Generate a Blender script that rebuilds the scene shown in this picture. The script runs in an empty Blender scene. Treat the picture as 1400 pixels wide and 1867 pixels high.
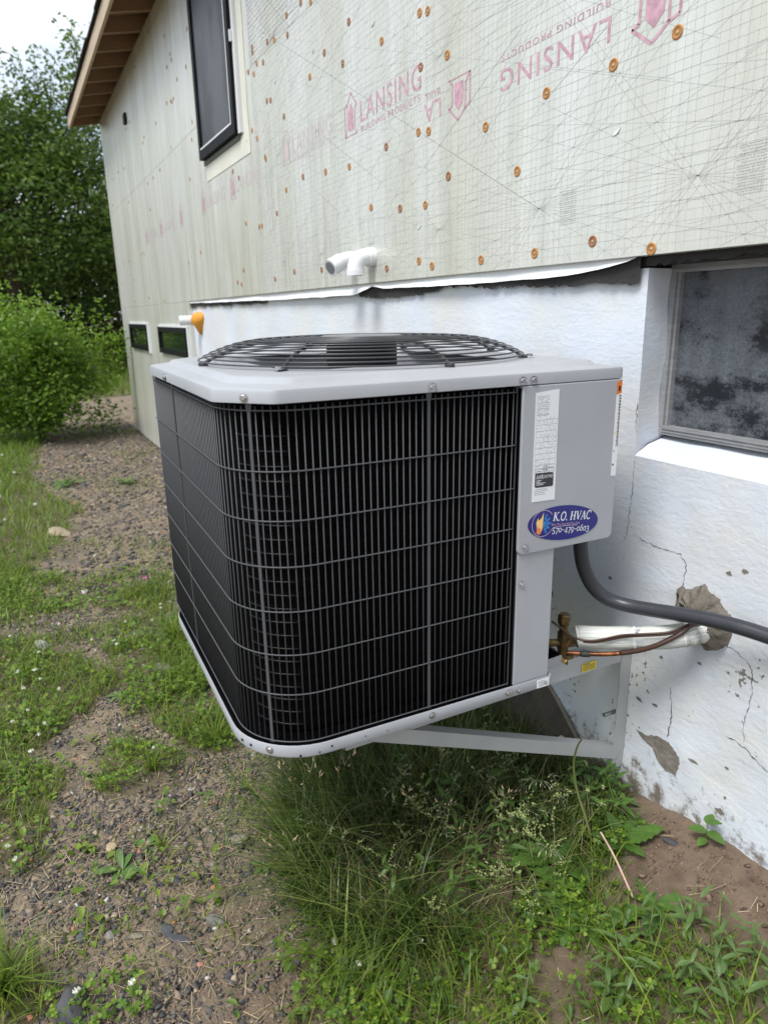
import bpy, math, random
import numpy as np
from mathutils import Vector, Matrix
random.seed(7); RNG = np.random.default_rng(11)
R = math.radians
scene = bpy.context.scene
col = scene.collection

# ---------------------------------------------------------------- camera
cam_data = bpy.data.cameras.new('camera'); cam = bpy.data.objects.new('camera', cam_data); col.objects.link(cam)
CYAW, CPIT, CROL = 0.47650072, -0.28067721, -0.01939984
_f = Vector((-math.cos(CYAW)*math.cos(CPIT), math.sin(CYAW)*math.cos(CPIT), math.sin(CPIT)))
_r0 = Vector((math.sin(CYAW), math.cos(CYAW), 0)); _u0 = _r0.cross(_f)
_r = _r0*math.cos(CROL) + _u0*math.sin(CROL); _u = -_r0*math.sin(CROL) + _u0*math.cos(CROL)
cam.matrix_world = Matrix(((_r.x, _u.x, -_f.x, 1.00861), (_r.y, _u.y, -_f.y, -1.2204), (_r.z, _u.z, -_f.z, 0.76562), (0, 0, 0, 1)))
cam_data.sensor_fit = 'VERTICAL'; cam_data.sensor_height = 36.0; cam_data.lens = 1263.7/1867*36
cam_data.clip_start = 0.05; cam_data.clip_end = 2000
cam_data.dof.use_dof = True; cam_data.dof.focus_distance = 1.62; cam_data.dof.aperture_fstop = 4.5
scene.camera = cam

# ---------------------------------------------------------------- sky and sun (bright, thinly overcast)
SUN_EL, SUN_AZ = R(58), R(290)            # azimuth measured from +X towards +Y
world = bpy.data.worlds.new('World'); scene.world = world; world.use_nodes = True
wn, wl = world.node_tree.nodes, world.node_tree.links
wn.clear()
w_out = wn.new('ShaderNodeOutputWorld'); w_mix = wn.new('ShaderNodeMixShader')
w_sky = wn.new('ShaderNodeTexSky'); w_sky.sky_type = 'NISHITA'; w_sky.sun_disc = False
w_sky.sun_elevation = SUN_EL; w_sky.sun_rotation = R(90)-SUN_AZ
w_b1 = wn.new('ShaderNodeBackground'); w_b1.inputs[1].default_value = 0.1
w_b2 = wn.new('ShaderNodeBackground'); w_b2.inputs[0].default_value = (0.90, 0.95, 1.0, 1); w_b2.inputs[1].default_value = 0.58
w_tc = wn.new('ShaderNodeTexCoord'); w_map = wn.new('ShaderNodeMapping'); w_map.inputs['Scale'].default_value = (2.2, 2.2, 5.0)
w_no = wn.new('ShaderNodeTexNoise'); w_no.inputs['Scale'].default_value = 1.6; w_no.inputs['Detail'].default_value = 7
w_cr = wn.new('ShaderNodeValToRGB'); w_cr.color_ramp.elements[0].position = 0.36; w_cr.color_ramp.elements[0].color = (0.32,)*3+(1,)
w_cr.color_ramp.elements[1].position = 0.56; w_cr.color_ramp.elements[1].color = (1, 1, 1, 1)
wl.new(w_tc.outputs['Generated'], w_map.inputs[0]); wl.new(w_map.outputs[0], w_no.inputs[0]); wl.new(w_no.outputs[0], w_cr.inputs[0])
wl.new(w_sky.outputs[0], w_b1.inputs[0]); wl.new(w_cr.outputs[0], w_mix.inputs[0])
wl.new(w_b1.outputs[0], w_mix.inputs[1]); wl.new(w_b2.outputs[0], w_mix.inputs[2]); wl.new(w_mix.outputs[0], w_out.inputs[0])
sun_d = bpy.data.lights.new('sun', 'SUN'); sun_d.energy = 1.75; sun_d.angle = R(24); sun_d.color = (1, 0.975, 0.94)
sun = bpy.data.objects.new('sun', sun_d); col.objects.link(sun)
sun.rotation_euler = Vector((math.cos(SUN_AZ)*math.cos(SUN_EL), math.sin(SUN_AZ)*math.cos(SUN_EL), math.sin(SUN_EL))).to_track_quat('Z', 'Y').to_euler()
scene.view_settings.view_transform = 'Standard'; scene.view_settings.look = 'None'
scene.view_settings.exposure = 1.15; scene.view_settings.gamma = 1.0; scene.view_settings.use_curve_mapping = False
scene.render.engine = 'CYCLES'; scene.cycles.max_bounces = 8; scene.cycles.transparent_max_bounces = 8

# ---------------------------------------------------------------- helpers
class MB:
    """collects shapes for ONE mesh object"""
    def __init__(s): s.v = []; s.f = []
    def add(s, v, f):
        n = len(s.v); s.v += [tuple(map(float, a)) for a in v]; s.f += [tuple(i+n for i in g) for g in f]; return s
    def box(s, a, b):
        x0, y0, z0 = a; x1, y1, z1 = b
        return s.add([(x0,y0,z0),(x1,y0,z0),(x1,y1,z0),(x0,y1,z0),(x0,y0,z1),(x1,y0,z1),(x1,y1,z1),(x0,y1,z1)],
                     [(0,3,2,1),(4,5,6,7),(0,1,5,4),(1,2,6,5),(2,3,7,6),(3,0,4,7)])
    def tube(s, path, rad, seg=8, cap=True):
        P = [Vector(p) for p in path]; n = len(P); V = []; F = []
        rads = rad if hasattr(rad, '__len__') else [rad]*n
        up = Vector((0, 0, 1)); prev = None
        for i, p in enumerate(P):
            t = (P[min(i+1, n-1)] - P[max(i-1, 0)]).normalized()
            if prev is None:
                a = up if abs(t.z) < .9 else Vector((1, 0, 0)); nrm = (a - t*a.dot(t)).normalized()
            else: nrm = (prev - t*prev.dot(t)).normalized()
            prev = nrm; b = t.cross(nrm)
            for k in range(seg):
                an = 2*math.pi*k/seg; V.append(p + (nrm*math.cos(an) + b*math.sin(an))*rads[i])
        for i in range(n-1):
            for k in range(seg):
                k2 = (k+1) % seg; F.append((i*seg+k, i*seg+k2, (i+1)*seg+k2, (i+1)*seg+k))
        if cap: F.append(tuple(range(seg))[::-1]); F.append(tuple((n-1)*seg+k for k in range(seg)))
        return s.add(V, F)
    def prism(s, outline, h0, h1, fn=lambda u, v, w: (u, v, w), caps=(True, True)):
        n = len(outline); V = [fn(u, v, h0) for u, v in outline] + [fn(u, v, h1) for u, v in outline]
        F = [(i, (i+1) % n, n+(i+1) % n, n+i) for i in range(n)]
        if caps[0]: F.append(tuple(range(n))[::-1])
        if caps[1]: F.append(tuple(range(n, 2*n)))
        return s.add(V, F)
    def loft(s, rings, closed=True, cap0=False, cap1=False):
        n = len(rings[0]); V = [p for r in rings for p in r]; F = []
        for i in range(len(rings)-1):
            for k in range(n if closed else n-1):
                k2 = (k+1) % n; F.append((i*n+k, i*n+k2, (i+1)*n+k2, (i+1)*n+k))
        if cap0: F.append(tuple(range(n))[::-1])
        if cap1: F.append(tuple((len(rings)-1)*n+k for k in range(n)))
        return s.add(V, F)
    def lathe(s, prof, c, axis='Z', seg=20):
        rings = []
        for r, h in prof:
            ring = []
            for k in range(seg):
                a = 2*math.pi*k/seg; u, v = r*math.cos(a), r*math.sin(a)
                ring.append({'Z': (c[0]+u, c[1]+v, c[2]+h), 'X': (c[0]+h, c[1]+u, c[2]+v), 'Y': (c[0]+u, c[1]-h, c[2]+v)}[axis])
            rings.append(ring)
        return s.loft(rings, True, True, True)
    def build(s, name, mat, parent=None, smooth=False, bevel=0, loc=None):
        me = bpy.data.meshes.new(name); me.from_pydata(s.v, [], s.f); me.update()
        return link(name, me, mat, parent, smooth, bevel, loc)
def link(name, me, mat, parent=None, smooth=False, bevel=0, loc=None):
    o = bpy.data.objects.new(name, me); col.objects.link(o)
    if mat and not me.materials: me.materials.append(mat)
    if smooth: me.shade_smooth()
    if smooth == 'auto':
        me.set_sharp_from_angle(angle=R(35))
    if parent: o.parent = parent
    if loc is not None: o.location = loc
    if bevel:
        b = o.modifiers.new('bevel', 'BEVEL'); b.width = bevel; b.segments = 2; b.limit_method = 'ANGLE'; b.angle_limit = R(40)
    return o
def np_mesh(name, V, F, mat, parent=None, smooth=False, attrs=None):
    """mesh from numpy arrays; F has a fixed number of corners"""
    V = np.asarray(V, dtype=np.float32); F = np.asarray(F, dtype=np.int32); k = F.shape[1]
    me = bpy.data.meshes.new(name); me.vertices.add(len(V)); me.vertices.foreach_set('co', V.ravel())
    me.loops.add(F.size); me.loops.foreach_set('vertex_index', F.ravel())
    me.polygons.add(len(F)); me.polygons.foreach_set('loop_start', np.arange(0, F.size, k, dtype=np.int32))
    me.polygons.foreach_set('loop_total', np.full(len(F), k, dtype=np.int32))
    me.update(calc_edges=True); me.validate()
    for an, arr in (attrs or {}).items():
        a = me.attributes.new(an, 'FLOAT', 'POINT'); a.data.foreach_set('value', np.asarray(arr, dtype=np.float32))
    return link(name, me, mat, parent, smooth)
def tag(o, label=None, cat=None, group=None, kind=None):
    if label: o['label'] = label
    if cat: o['category'] = cat
    if group: o['group'] = group
    if kind: o['kind'] = kind
    return o
def empty(name, loc=(0, 0, 0), rz=0):
    o = bpy.data.objects.new(name, None); col.objects.link(o); o.location = loc; o.rotation_euler = (0, 0, rz); o.empty_display_size = .05
    return o
def copy_thing(o, parent=None):
    c = o.copy(); col.objects.link(c)
    if parent: c.parent = parent
    for ch in list(o.children): copy_thing(ch, c)
    return c
# value noise in numpy
def vnoise(x, y, seed=0):
    x = np.asarray(x, float); y = np.asarray(y, float); xi = np.floor(x).astype(np.int64); yi = np.floor(y).astype(np.int64)
    fx = x-xi; fy = y-yi; fx = fx*fx*(3-2*fx); fy = fy*fy*(3-2*fy)
    def h(i, j):
        n = (i*374761393 + j*668265263 + seed*1442695041) & 0x7fffffff
        n = ((n ^ (n >> 13))*1274126177) & 0x7fffffff
        return ((n ^ (n >> 16)) & 0xffff)/65535.0
    return (h(xi, yi)*(1-fx)+h(xi+1, yi)*fx)*(1-fy) + (h(xi, yi+1)*(1-fx)+h(xi+1, yi+1)*fx)*fy
def fbm(x, y, sc, octv=4, seed=0):
    t = 0; a = 1; n = 0
    for o in range(octv): t = t+a*vnoise(np.asarray(x)*sc, np.asarray(y)*sc, seed+o*17); n += a; a *= .5; sc *= 2
    return t/n
# materials
def nodes(m): return m.node_tree.nodes, m.node_tree.links
def pmat(name, c, rough=.5, metal=0., spec=.5, var=0., vs=6., bump=0., bs=60., bd=.01, island=0., stretch=None, coat=0., c2=None, c2s=3., c2t=(.45, .6), alpha=None):
    m = bpy.data.materials.new(name); m.use_nodes = True; N, L = nodes(m); b = N['Principled BSDF']
    b.inputs['Roughness'].default_value = rough; b.inputs['Metallic'].default_value = metal
    b.inputs['Specular IOR Level'].default_value = spec; b.inputs['Coat Weight'].default_value = coat
    b.inputs['Base Color'].default_value = (*c, 1)
    src = None; tc = N.new('ShaderNodeTexCoord'); co = tc.outputs['Object']
    if stretch:
        mp = N.new('ShaderNodeMapping'); mp.inputs['Scale'].default_value = stretch; L.new(co, mp.inputs[0]); co = mp.outputs[0]
    def mix(a, bcol, fac, blend='MIX'):
        x = N.new('ShaderNodeMix'); x.data_type = 'RGBA'; x.blend_type = blend
        for sock, val in ((x.inputs[6], a), (x.inputs[7], bcol), (x.inputs[0], fac)):
            if hasattr(val, 'links'): L.new(val, sock)
            elif isinstance(val, (int, float)): sock.default_value = val
            else: sock.default_value = (*val, 1)
        return x.outputs[2]
    cur = c
    if c2:
        n = N.new('ShaderNodeTexNoise'); n.inputs['Scale'].default_value = c2s; n.inputs['Detail'].default_value = 6; n.inputs['Roughness'].default_value = .65; L.new(co, n.inputs[0])
        mr = N.new('ShaderNodeMapRange'); mr.inputs[1].default_value = c2t[0]; mr.inputs[2].default_value = c2t[1]; L.new(n.outputs[0], mr.inputs[0])
        cur = mix(cur, c2, mr.outputs[0])
    if var:
        n = N.new('ShaderNodeTexNoise'); n.inputs['Scale'].default_value = vs; n.inputs['Detail'].default_value = 5; L.new(co, n.inputs[0])
        mr = N.new('ShaderNodeMapRange'); mr.inputs[1].default_value = .3; mr.inputs[2].default_value = .7; mr.inputs[3].default_value = 1-var; mr.inputs[4].default_value = 1+var; L.new(n.outputs[0], mr.inputs[0])
        cur = mix(cur, mr.outputs[0], 1.0, 'MULTIPLY')
    if island:
        g = N.new('ShaderNodeNewGeometry'); mr = N.new('ShaderNodeMapRange'); mr.inputs[3].default_value = 1-island; mr.inputs[4].default_value = 1+island; L.new(g.outputs['Random Per Island'], mr.inputs[0])
        cur = mix(cur, mr.outputs[0], 1.0, 'MULTIPLY')
    if hasattr(cur, 'links'): L.new(cur, b.inputs['Base Color'])
    if bump:
        n = N.new('ShaderNodeTexNoise'); n.inputs['Scale'].default_value = bs; n.inputs['Detail'].default_value = 8; n.inputs['Roughness'].default_value = .6; L.new(co, n.inputs[0])
        bp = N.new('ShaderNodeBump'); bp.inputs['Strength'].default_value = bump; bp.inputs['Distance'].default_value = bd; L.new(n.outputs[0], bp.inputs['Height']); L.new(bp.outputs[0], b.inputs['Normal'])
    return m
def leafmat(name, c0, c1, trans=.3, rough=.45, mid=None):
    """leaf colours vary leaf by leaf between c0 and c1; light also passes through"""
    m = bpy.data.materials.new(name); m.use_nodes = True; N, L = nodes(m); b = N['Principled BSDF']; out = N['Material Output']
    g = N.new('ShaderNodeNewGeometry'); cr = N.new('ShaderNodeValToRGB'); e = cr.color_ramp.elements
    e[0].color = (*c0, 1); e[1].color = (*c1, 1)
    if mid: k = e.new(.6); k.color = (*mid, 1)
    L.new(g.outputs['Random Per Island'], cr.inputs[0]); L.new(cr.outputs[0], b.inputs['Base Color'])
    b.inputs['Roughness'].default_value = rough; b.inputs['Specular IOR Level'].default_value = .4
    t = N.new('ShaderNodeBsdfTranslucent'); L.new(cr.outputs[0], t.inputs[0]); mx = N.new('ShaderNodeMixShader'); mx.inputs[0].default_value = trans
    L.new(b.outputs[0], mx.inputs[1]); L.new(t.outputs[0], mx.inputs[2]); L.new(mx.outputs[0], out.inputs[0])
    return m
def text_mesh(name, s, mat, parent, x, z, height, width=None, y=-.0306, flip=False, space=1.0, face='wall', M=None):
    """flat print: letters as a thin mesh. cap height / total width in metres"""
    cu = bpy.data.curves.new(name, 'FONT'); cu.body = s; cu.size = 1; cu.space_character = space; cu.resolution_u = 3
    to = bpy.data.objects.new(name, cu); col.objects.link(to); bpy.context.view_layer.update()
    me = bpy.data.meshes.new_from_object(to.evaluated_get(bpy.context.evaluated_depsgraph_get())); bpy.data.objects.remove(to); bpy.data.curves.remove(cu)
    n = len(me.vertices); c = np.empty(n*3, np.float32); me.vertices.foreach_get('co', c); c = c.reshape(-1, 3)
    lo, hi = c.min(0), c.max(0); cap = 0.7
    ref = bool(set(s) & set('gjpqy,'))
    sy = height/(hi[1]-max(lo[1], 0) if not ref else .72); sx = (width/(hi[0]-lo[0])) if width else sy
    u = (c[:, 0]-lo[0])*sx; v = c[:, 1]*sy
    if flip: u, v = -u, -v
    if M is None: q = np.stack([x+u, np.full(n, y), z+v], 1)
    else: q = np.stack([np.full(n, y), x+u, z+v], 1) if M == 'X' else M(u, v)
    me.vertices.foreach_set('co', q.astype(np.float32).ravel()); me.materials.clear(); me.update(); me.name = name
    return link(name, me, mat, parent)
# ---------------------------------------------------------------- materials
M = {}
M['unit'] = pmat('unit_grey_paint', (.36, .375, .405), .42, var=.045, vs=7, c2=(.335, .345, .365), c2s=2.5, c2t=(.45, .7), bump=.03, bs=400, bd=.001)
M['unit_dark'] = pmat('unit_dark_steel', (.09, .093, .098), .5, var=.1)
M['black_coil'] = pmat('black_coil', (.0012, .0012, .0015), .7, spec=.05)
M['tube_black'] = pmat('coil_bend', (.006, .006, .007), .28, spec=.3)
M['wire'] = pmat('grille_wire_coating', (.08, .083, .09), .42, spec=.3)
M['guard'] = pmat('guard_wire_coating', (.045, .046, .05), .32)
M['guard_cap'] = pmat('guard_cap_plate', (.17, .175, .185), .35)
M['motor'] = pmat('motor_black', (.007, .007, .008), .5, spec=.3)
M['bolt'] = pmat('zinc_bolt', (.5, .5, .52), .28, metal=.9)
M['hole'] = pmat('punched_hole', (.02, .02, .02), .7)
M['label_white'] = pmat('label_white', (.74, .76, .78), .4)
M['ink'] = pmat('black_ink', (.03, .03, .035), .5)
M['ink_grey'] = pmat('grey_ink', (.28, .29, .31), .5)
M['orange'] = pmat('orange_label', (.72, .2, .03), .45)
M['yellow'] = pmat('yellow_label', (.75, .58, .03), .45)
M['sticker_blue'] = pmat('sticker_blue', (.012, .012, .17), .3)
M['sticker_white'] = pmat('sticker_white', (.8, .8, .82), .4)
M['sticker_pink'] = pmat('sticker_line', (.55, .4, .5), .4)
M['flame_a'] = pmat('flame_yellow', (.85, .55, .2), .4); M['flame_b'] = pmat('flame_orange', (.75, .22, .06), .4)
M['ice'] = pmat('frost_blue', (.05, .3, .75), .4)

# ---------------------------------------------------------------- the air conditioner (local frame: x=0 is the louvred front, y runs to the wall)
UYAW = -0.02328
ac = empty('air_conditioner', (0.01164, -0.00014, 0), UYAW)
tag(ac, 'grey outdoor air conditioner with black louvred sides, held off the ground on the wall brackets', 'air conditioner')
XF, YN, YF = -.815, -.955, -.17
def routline(x0, x1, y0, y1, ch, rc=.004, seg=4):
    """outline with corner treatment ch={corner: (dx, dy)} chamfers, others a small radius; counter-clockwise from near corner"""
    pts = []
    def corner(cx, cy, sx, sy, key):
        if key in ch:
            dx, dy = ch[key]
            a = (cx-sx*dx, cy); b = (cx, cy-sy*dy)
            return [a, b] if (sx*sy < 0) else [b, a]
        return [(cx, cy)]
    # near-left (x1,y0) first: order along +y at x1
    pts += corner(x1, y0, 1, -1, 'nl'); pts += corner(x1, y1, 1, 1, 'nr'); pts += corner(x0, y1, -1, 1, 'fr'); pts += corner(x0, y0, -1, -1, 'fl')
    # round every corner slightly
    out = []; n = len(pts)
    for i in range(n):
        p = Vector(pts[i]); a = Vector(pts[i-1]); b = Vector(pts[(i+1) % n])
        da = (a-p); db = (b-p); r = min(rc, da.length*.45, db.length*.45)
        for k in range(seg+1):
            t = k/seg; q = (p+da.normalized()*r)*(1-t)**2 + p*2*t*(1-t) + (p+db.normalized()*r)*t*t
            out.append((q.x, q.y))
    return out
LIDCH = {'nl': (.085, .075), 'fl': (.085, .075)}
def lid_ring(inset, z, rc=.012):
    o = inset
    return [(x, y, z) for x, y in routline(XF+o, 0-o, YN+o, YF-o, {k: (v[0]-o*.41*0, v[1]) for k, v in LIDCH.items()}, rc)]
rings = [lid_ring(.012, .634), lid_ring(.003, .633), lid_ring(0, .634), lid_ring(0, .650), lid_ring(.0015, .6545), lid_ring(.005, .6565), lid_ring(.033, .658), lid_ring(.037, .6595), lid_ring(.043, .6665), lid_ring(.047, .6685), lid_ring(.052, .669)]
mb = MB(); mb.loft(rings)
# plateau with the round fan opening
FC = (-.41, -.545); RO = .315
last = rings[-1]; nl = len(last)
hole = []
for (x, y, z) in last:
    a = math.atan2(y-FC[1], x-FC[0]); hole.append((FC[0]+RO*math.cos(a), FC[1]+RO*math.sin(a), .669))
mid = [tuple(.5*(a+b) for a, b in zip(p, q)) for p, q in zip(last, hole)]
hf = []; S = 72
mb.loft([last, hole]); 
lid = mb.build('lid', M['unit'], ac, smooth='auto')
mb = MB()
cir = lambda r, z, n=72: [(FC[0]+r*math.cos(2*math.pi*k/n), FC[1]+r*math.sin(2*math.pi*k/n), z) for k in range(n)]
mb.loft([cir(RO+.03, .6694), cir(RO+.012, .6698), cir(RO-.004, .668), cir(RO-.016, .655), cir(RO-.018, .50)])
mb.build('fan_opening', M['unit'], ac, smooth='auto')
# inner casing, dark, so the machine is solid from every side
mb = MB(); mb.box((XF+.10, YN+.10, .03), (-.10, YF-.16, .40)); mb.build('inner_casing', M['unit'], ac)
mb = MB(); mb.box((XF+.03, YF-.14, .03), (-.16, YF-.04, .628)); mb.build('back_panel', M['unit'], ac)
# base pan, rounded corners
def round_path(x0, x1, y0, y1, r, n=10, full=True, notch=None):
    pts = []
    for cx, cy, a0 in ((x1-r, y0+r, -90), (x1-.004, y1-.004, 0), (x0+.01, y1-.01, 90), (x0+r, y0+r, 180)):
        rr = r if a0 in (-90, 180) else .004
        for k in range(n+1):
            a = R(a0+90*k/n); pts.append((cx+rr*math.cos(a), cy+rr*math.sin(a)))
    return pts
def base_ring(o, z):
    pts = []
    r = .14-o; x1 = .002-o; y0 = YN-.002+o
    for k in range(13):
        a = R(-90+90*k/12); pts.append((x1-r+r*math.cos(a), y0+r+r*math.sin(a), z))
    pts += [(x1, -.318-o, z), (x1-.004, -.312-o, z), (-.05-o, -.306-o, z), (-.056-o, -.236-o, z), (-.06-o, -.232-o, z), (-.16-o, -.228-o, z), (-.165, YF-.045-o, z), (XF+.01+o, YF-.045-o, z)]
    for k in range(13):
        a = R(180+90*k/12); pts.append((XF+o+r+r*math.cos(a), y0+r+r*math.sin(a), z))
    return pts
mb = MB(); mb.loft([base_ring(.004, 0), base_ring(.0008, .0015), base_ring(0, .004), base_ring(0, .0235), base_ring(.0012, .0255), base_ring(.003, .0235), base_ring(.004, .012)], True, True, True)
mb.build('base_pan', M['unit'], ac, smooth='auto')
mb = MB(); mb.loft([base_ring(.0045, .010), base_ring(.0045, .0225)], True, False, True); mb.build('pan_dark_fill', M['black_coil'], ac)  # black sheet added to darken the lit floor of the pan
# the coil: a black finned sheet with a tube row every inch that catches light on the round corner
def side_path(o, rc, n=16, yend=-.412, x_end=XF+.03):
    """from the far end of the left side round the near corner to the service panel; o = inset"""
    P = []; x1 = -o; y0 = YN+o; r = rc
    P.append((x_end, y0))
    for k in range(1, 40): P.append((x_end + (x1-r-x_end)*k/40, y0))
    for k in range(n+1):
        a = R(-90+90*k/n); P.append((x1-r+r*math.cos(a), y0+r+r*math.sin(a)))
    for k in range(1, 31): P.append((x1, y0+r+(yend-y0-r)*k/30))
    return P
mb = MB(); rows = []
zz = .026
while zz < .628:
    for dz, o in ((0, .0425), (.006, .0412), (.0127, .0408), (.0195, .0412)):
        rows.append([(x, y, zz+dz) for x, y in side_path(o, .10, 14, -.395)])
    zz += .0254
mb.loft(rows, closed=False); mb.build('coil', M['black_coil'], ac, smooth=True)
mb = MB()
for k in range(23):
    z = .042+.0254*k; mb.tube([(x, y, z) for x, y in side_path(.0405, .1015, 14)[42:52]], .0016, 6)
mb.build('coil_tube_bend', M['tube_black'], ac, smooth=True)
# dark closing strip under the lid
mb = MB(); mb.loft([[(x, y, z) for x, y in side_path(.03, .11, 14, -.395)] for z in (.59, .634)], closed=False); mb.build('top_seal', M['black_coil'], ac)

# wire grille
GO, GR = .0125, .1255
path = side_path(GO, GR, 24)
PX = np.array(path); seg = np.hypot(*np.diff(PX, axis=0).T); S_ = np.concatenate([[0], np.cumsum(seg)]); SL = S_[-1]
def on_path(s):
    return float(np.interp(s, S_, PX[:, 0])), float(np.interp(s, S_, PX[:, 1]))
def s_of_y(y): return SL - (-.412 - y)
mb = MB(); mb.tube([(0, 0, .018), (0, 0, .628)], .00108, 6, cap=True)
wire0 = None
strap_s = [s_of_y(-.603), s_of_y(-.4155)]
# near strap sits half way round the corner
arc0 = (-GO-GR - (XF+.03)); s_corner = arc0 + GR*math.pi/2*.50
straps = [arc0-.40+.03, s_corner] + strap_s
allw = []
s = SL-.0125
while s > .004: allw.append(s); s -= .01265
for i, s in enumerate(allw):
    if min(abs(s-q) for q in straps) < .0045: continue
    x, y = on_path(s)
    if wire0 is None: wire0 = mb.build('grille_wire', M['wire'], ac, smooth=True, loc=(x, y, 0))
    else:
        w = wire0.copy(); col.objects.link(w); w.location = (x, y, 0)
for z in (.026, .121, .198, .279, .360, .440, .523, .621):
    h = MB(); h.tube([(x*1.0, y, z) for x, y in side_path(GO-.0022, GR+.0022, 24)], .0013, 6); h.build('grille_hoop', M['wire'], ac, smooth=True)
def hexbolt(p, nrm, r=.0052, h=.004, par=ac, name='bolt'):
    b = MB(); n = Vector(nrm).normalized(); a = Vector((0, 0, 1)) if abs(n.z) < .9 else Vector((1, 0, 0)); u = n.cross(a).normalized(); v = n.cross(u)
    rings = []
    for rr, hh, hexa in ((r*1.45, 0, 0), (r*1.45, .0012, 0), (r, .0014, 1), (r, h, 1), (r*.8, h+.0006, 1)):
        ring = []
        for k in range(12):
            an = 2*math.pi*k/12; q = rr*(1 if not hexa or k % 2 == 0 else .9); ring.append(Vector(p)+n*hh+u*(q*math.cos(an))+v*(q*math.sin(an)))
        rings.append(ring)
    b.loft(rings, True, False, True); return b.build(name, M['bolt'], par)
for s in straps:
    x, y = on_path(s); x2, y2 = on_path(min(s+.002, SL)); x1, y1 = on_path(max(s-.002, 0))
    t = Vector((x2-x1, y2-y1, 0)).normalized(); n = Vector((t.y, -t.x, 0)); c = Vector((x, y, 0))+n*.001
    b = MB(); w = .0042
    prof = [(.012, .0026), (.618, .0026), (.626, .005), (.642, .005)]
    ring = []
    for z, hw in [(.008, .0045), (.022, .0045), (.030, .0026)] + prof[1:]:
        ring.append([c+t*hw+n*.0015+Vector((0, 0, z)), c-t*hw+n*.0015+Vector((0, 0, z)), c-t*hw-n*.0005+Vector((0, 0, z)), c+t*hw-n*.0005+Vector((0, 0, z))])
    b.loft(ring, True, True, True); b.build('grille_strap', M['wire'], ac)
    # bolts through lid skirt and base
    hexbolt(c+n*.0125+Vector((0, 0, .6425)), n); hexbolt(c+n*.0125+Vector((0, 0, .0135)), n)
# service panel: upper control box cover, lower corner post
def panel(name, x, y0, y1, z0, z1, t=.002, r=.012, lip=.02, mat=None):
    out = []
    for cy, cz, a0 in ((y0+r, z0+r, 180), (y1-r, z0+r, 270)):
        for k in range(7):
            a = R(a0+90*k/6); out.append((cy+r*math.cos(a), cz+r*math.sin(a)))
    out += [(y1, z1), (y0, z1)]
    b = MB()
    ins = lambda q: [((y0+y1)/2+(u-(y0+y1)/2)*(1-q/((y1-y0)/2)), (z0+z1)/2+(v-(z0+z1)/2)*(1-q/((z1-z0)/2))) for u, v in out]
    b.loft([[(x-lip, u, v) for u, v in out], [(x-.0015, u, v) for u, v in out], [(x, u, v) for u, v in ins(.0015)]], True, False, True)
    return b.build(name, mat or M['unit'], ac, smooth='auto')
mb = MB(); mb.box((-.14, -.4165, .02), (-.0042, -.4132, .628)); mb.build('dark_lip_cover', M['black_coil'], ac)  # black plate added to hide the lit side lip of the panel
panel('control_box_cover', .0005, -.4125, -.1735, .307, .632, lip=.13)
panel('corner_post', -.004, -.4085, -.319, .020, .31, r=.003, lip=.045)
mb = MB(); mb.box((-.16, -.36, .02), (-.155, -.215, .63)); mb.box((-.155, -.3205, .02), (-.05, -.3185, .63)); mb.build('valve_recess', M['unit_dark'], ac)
mb = MB(); mb.box((-.152, -.228, .02), (-.14, -.2185, .315)); mb.build('recess_post', M['unit'], ac)
for p in ((.0005, -.396, .323), (.0005, -.391, .6425), (-.004, -.398, .245), (.002, -.424, .0135), (.002, -.396, .0115)):
    q = (p[0]+.0005, p[1], p[2]); hexbolt(q, (1, 0, 0))
hexbolt((-.045, -.234, .012), (0, 1, 0)); hexbolt((.003, -.33, .0125), (1, 0, 0), r=.003)
for y, z, r in ((-.872, .0125, .0026), (-.812, .0135, .0022), (-.836, .0085, .0016), (-.745, .013, .0014), (-.70, .0105, .0012)):
    mb = MB(); mb.lathe([(r, 0), (r, .0006)], (.0021, y, z), 'X', 10); mb.build('drain_hole', M['hole'], ac)
# slotted holes on the rounded base corner
mb = MB()
for a in (-62, -72):
    x1 = .002-.14; y0 = YN-.002+.14; c = Vector((x1+.1403*math.cos(R(a)), y0+.1403*math.sin(R(a)), .0125)); mb.box(c-Vector((.0022, .0022, .0015)), c+Vector((.0022, .0022, .0015)))
mb.build('drain_slot', M['hole'], ac)
mb = MB(); mb.box((.0024, -.352, .003), (.0030, -.3205, .0215)); idl = mb.build('id_sticker', M['label_white'], ac)
mb = MB()
for k in range(4): mb.box((.0031, -.348, .0175-.0037*k), (.0033, -.348+.012+.012*random.random(), .0187-.0037*k))
mb.build('fine_print', M['ink_grey'], idl)

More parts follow.
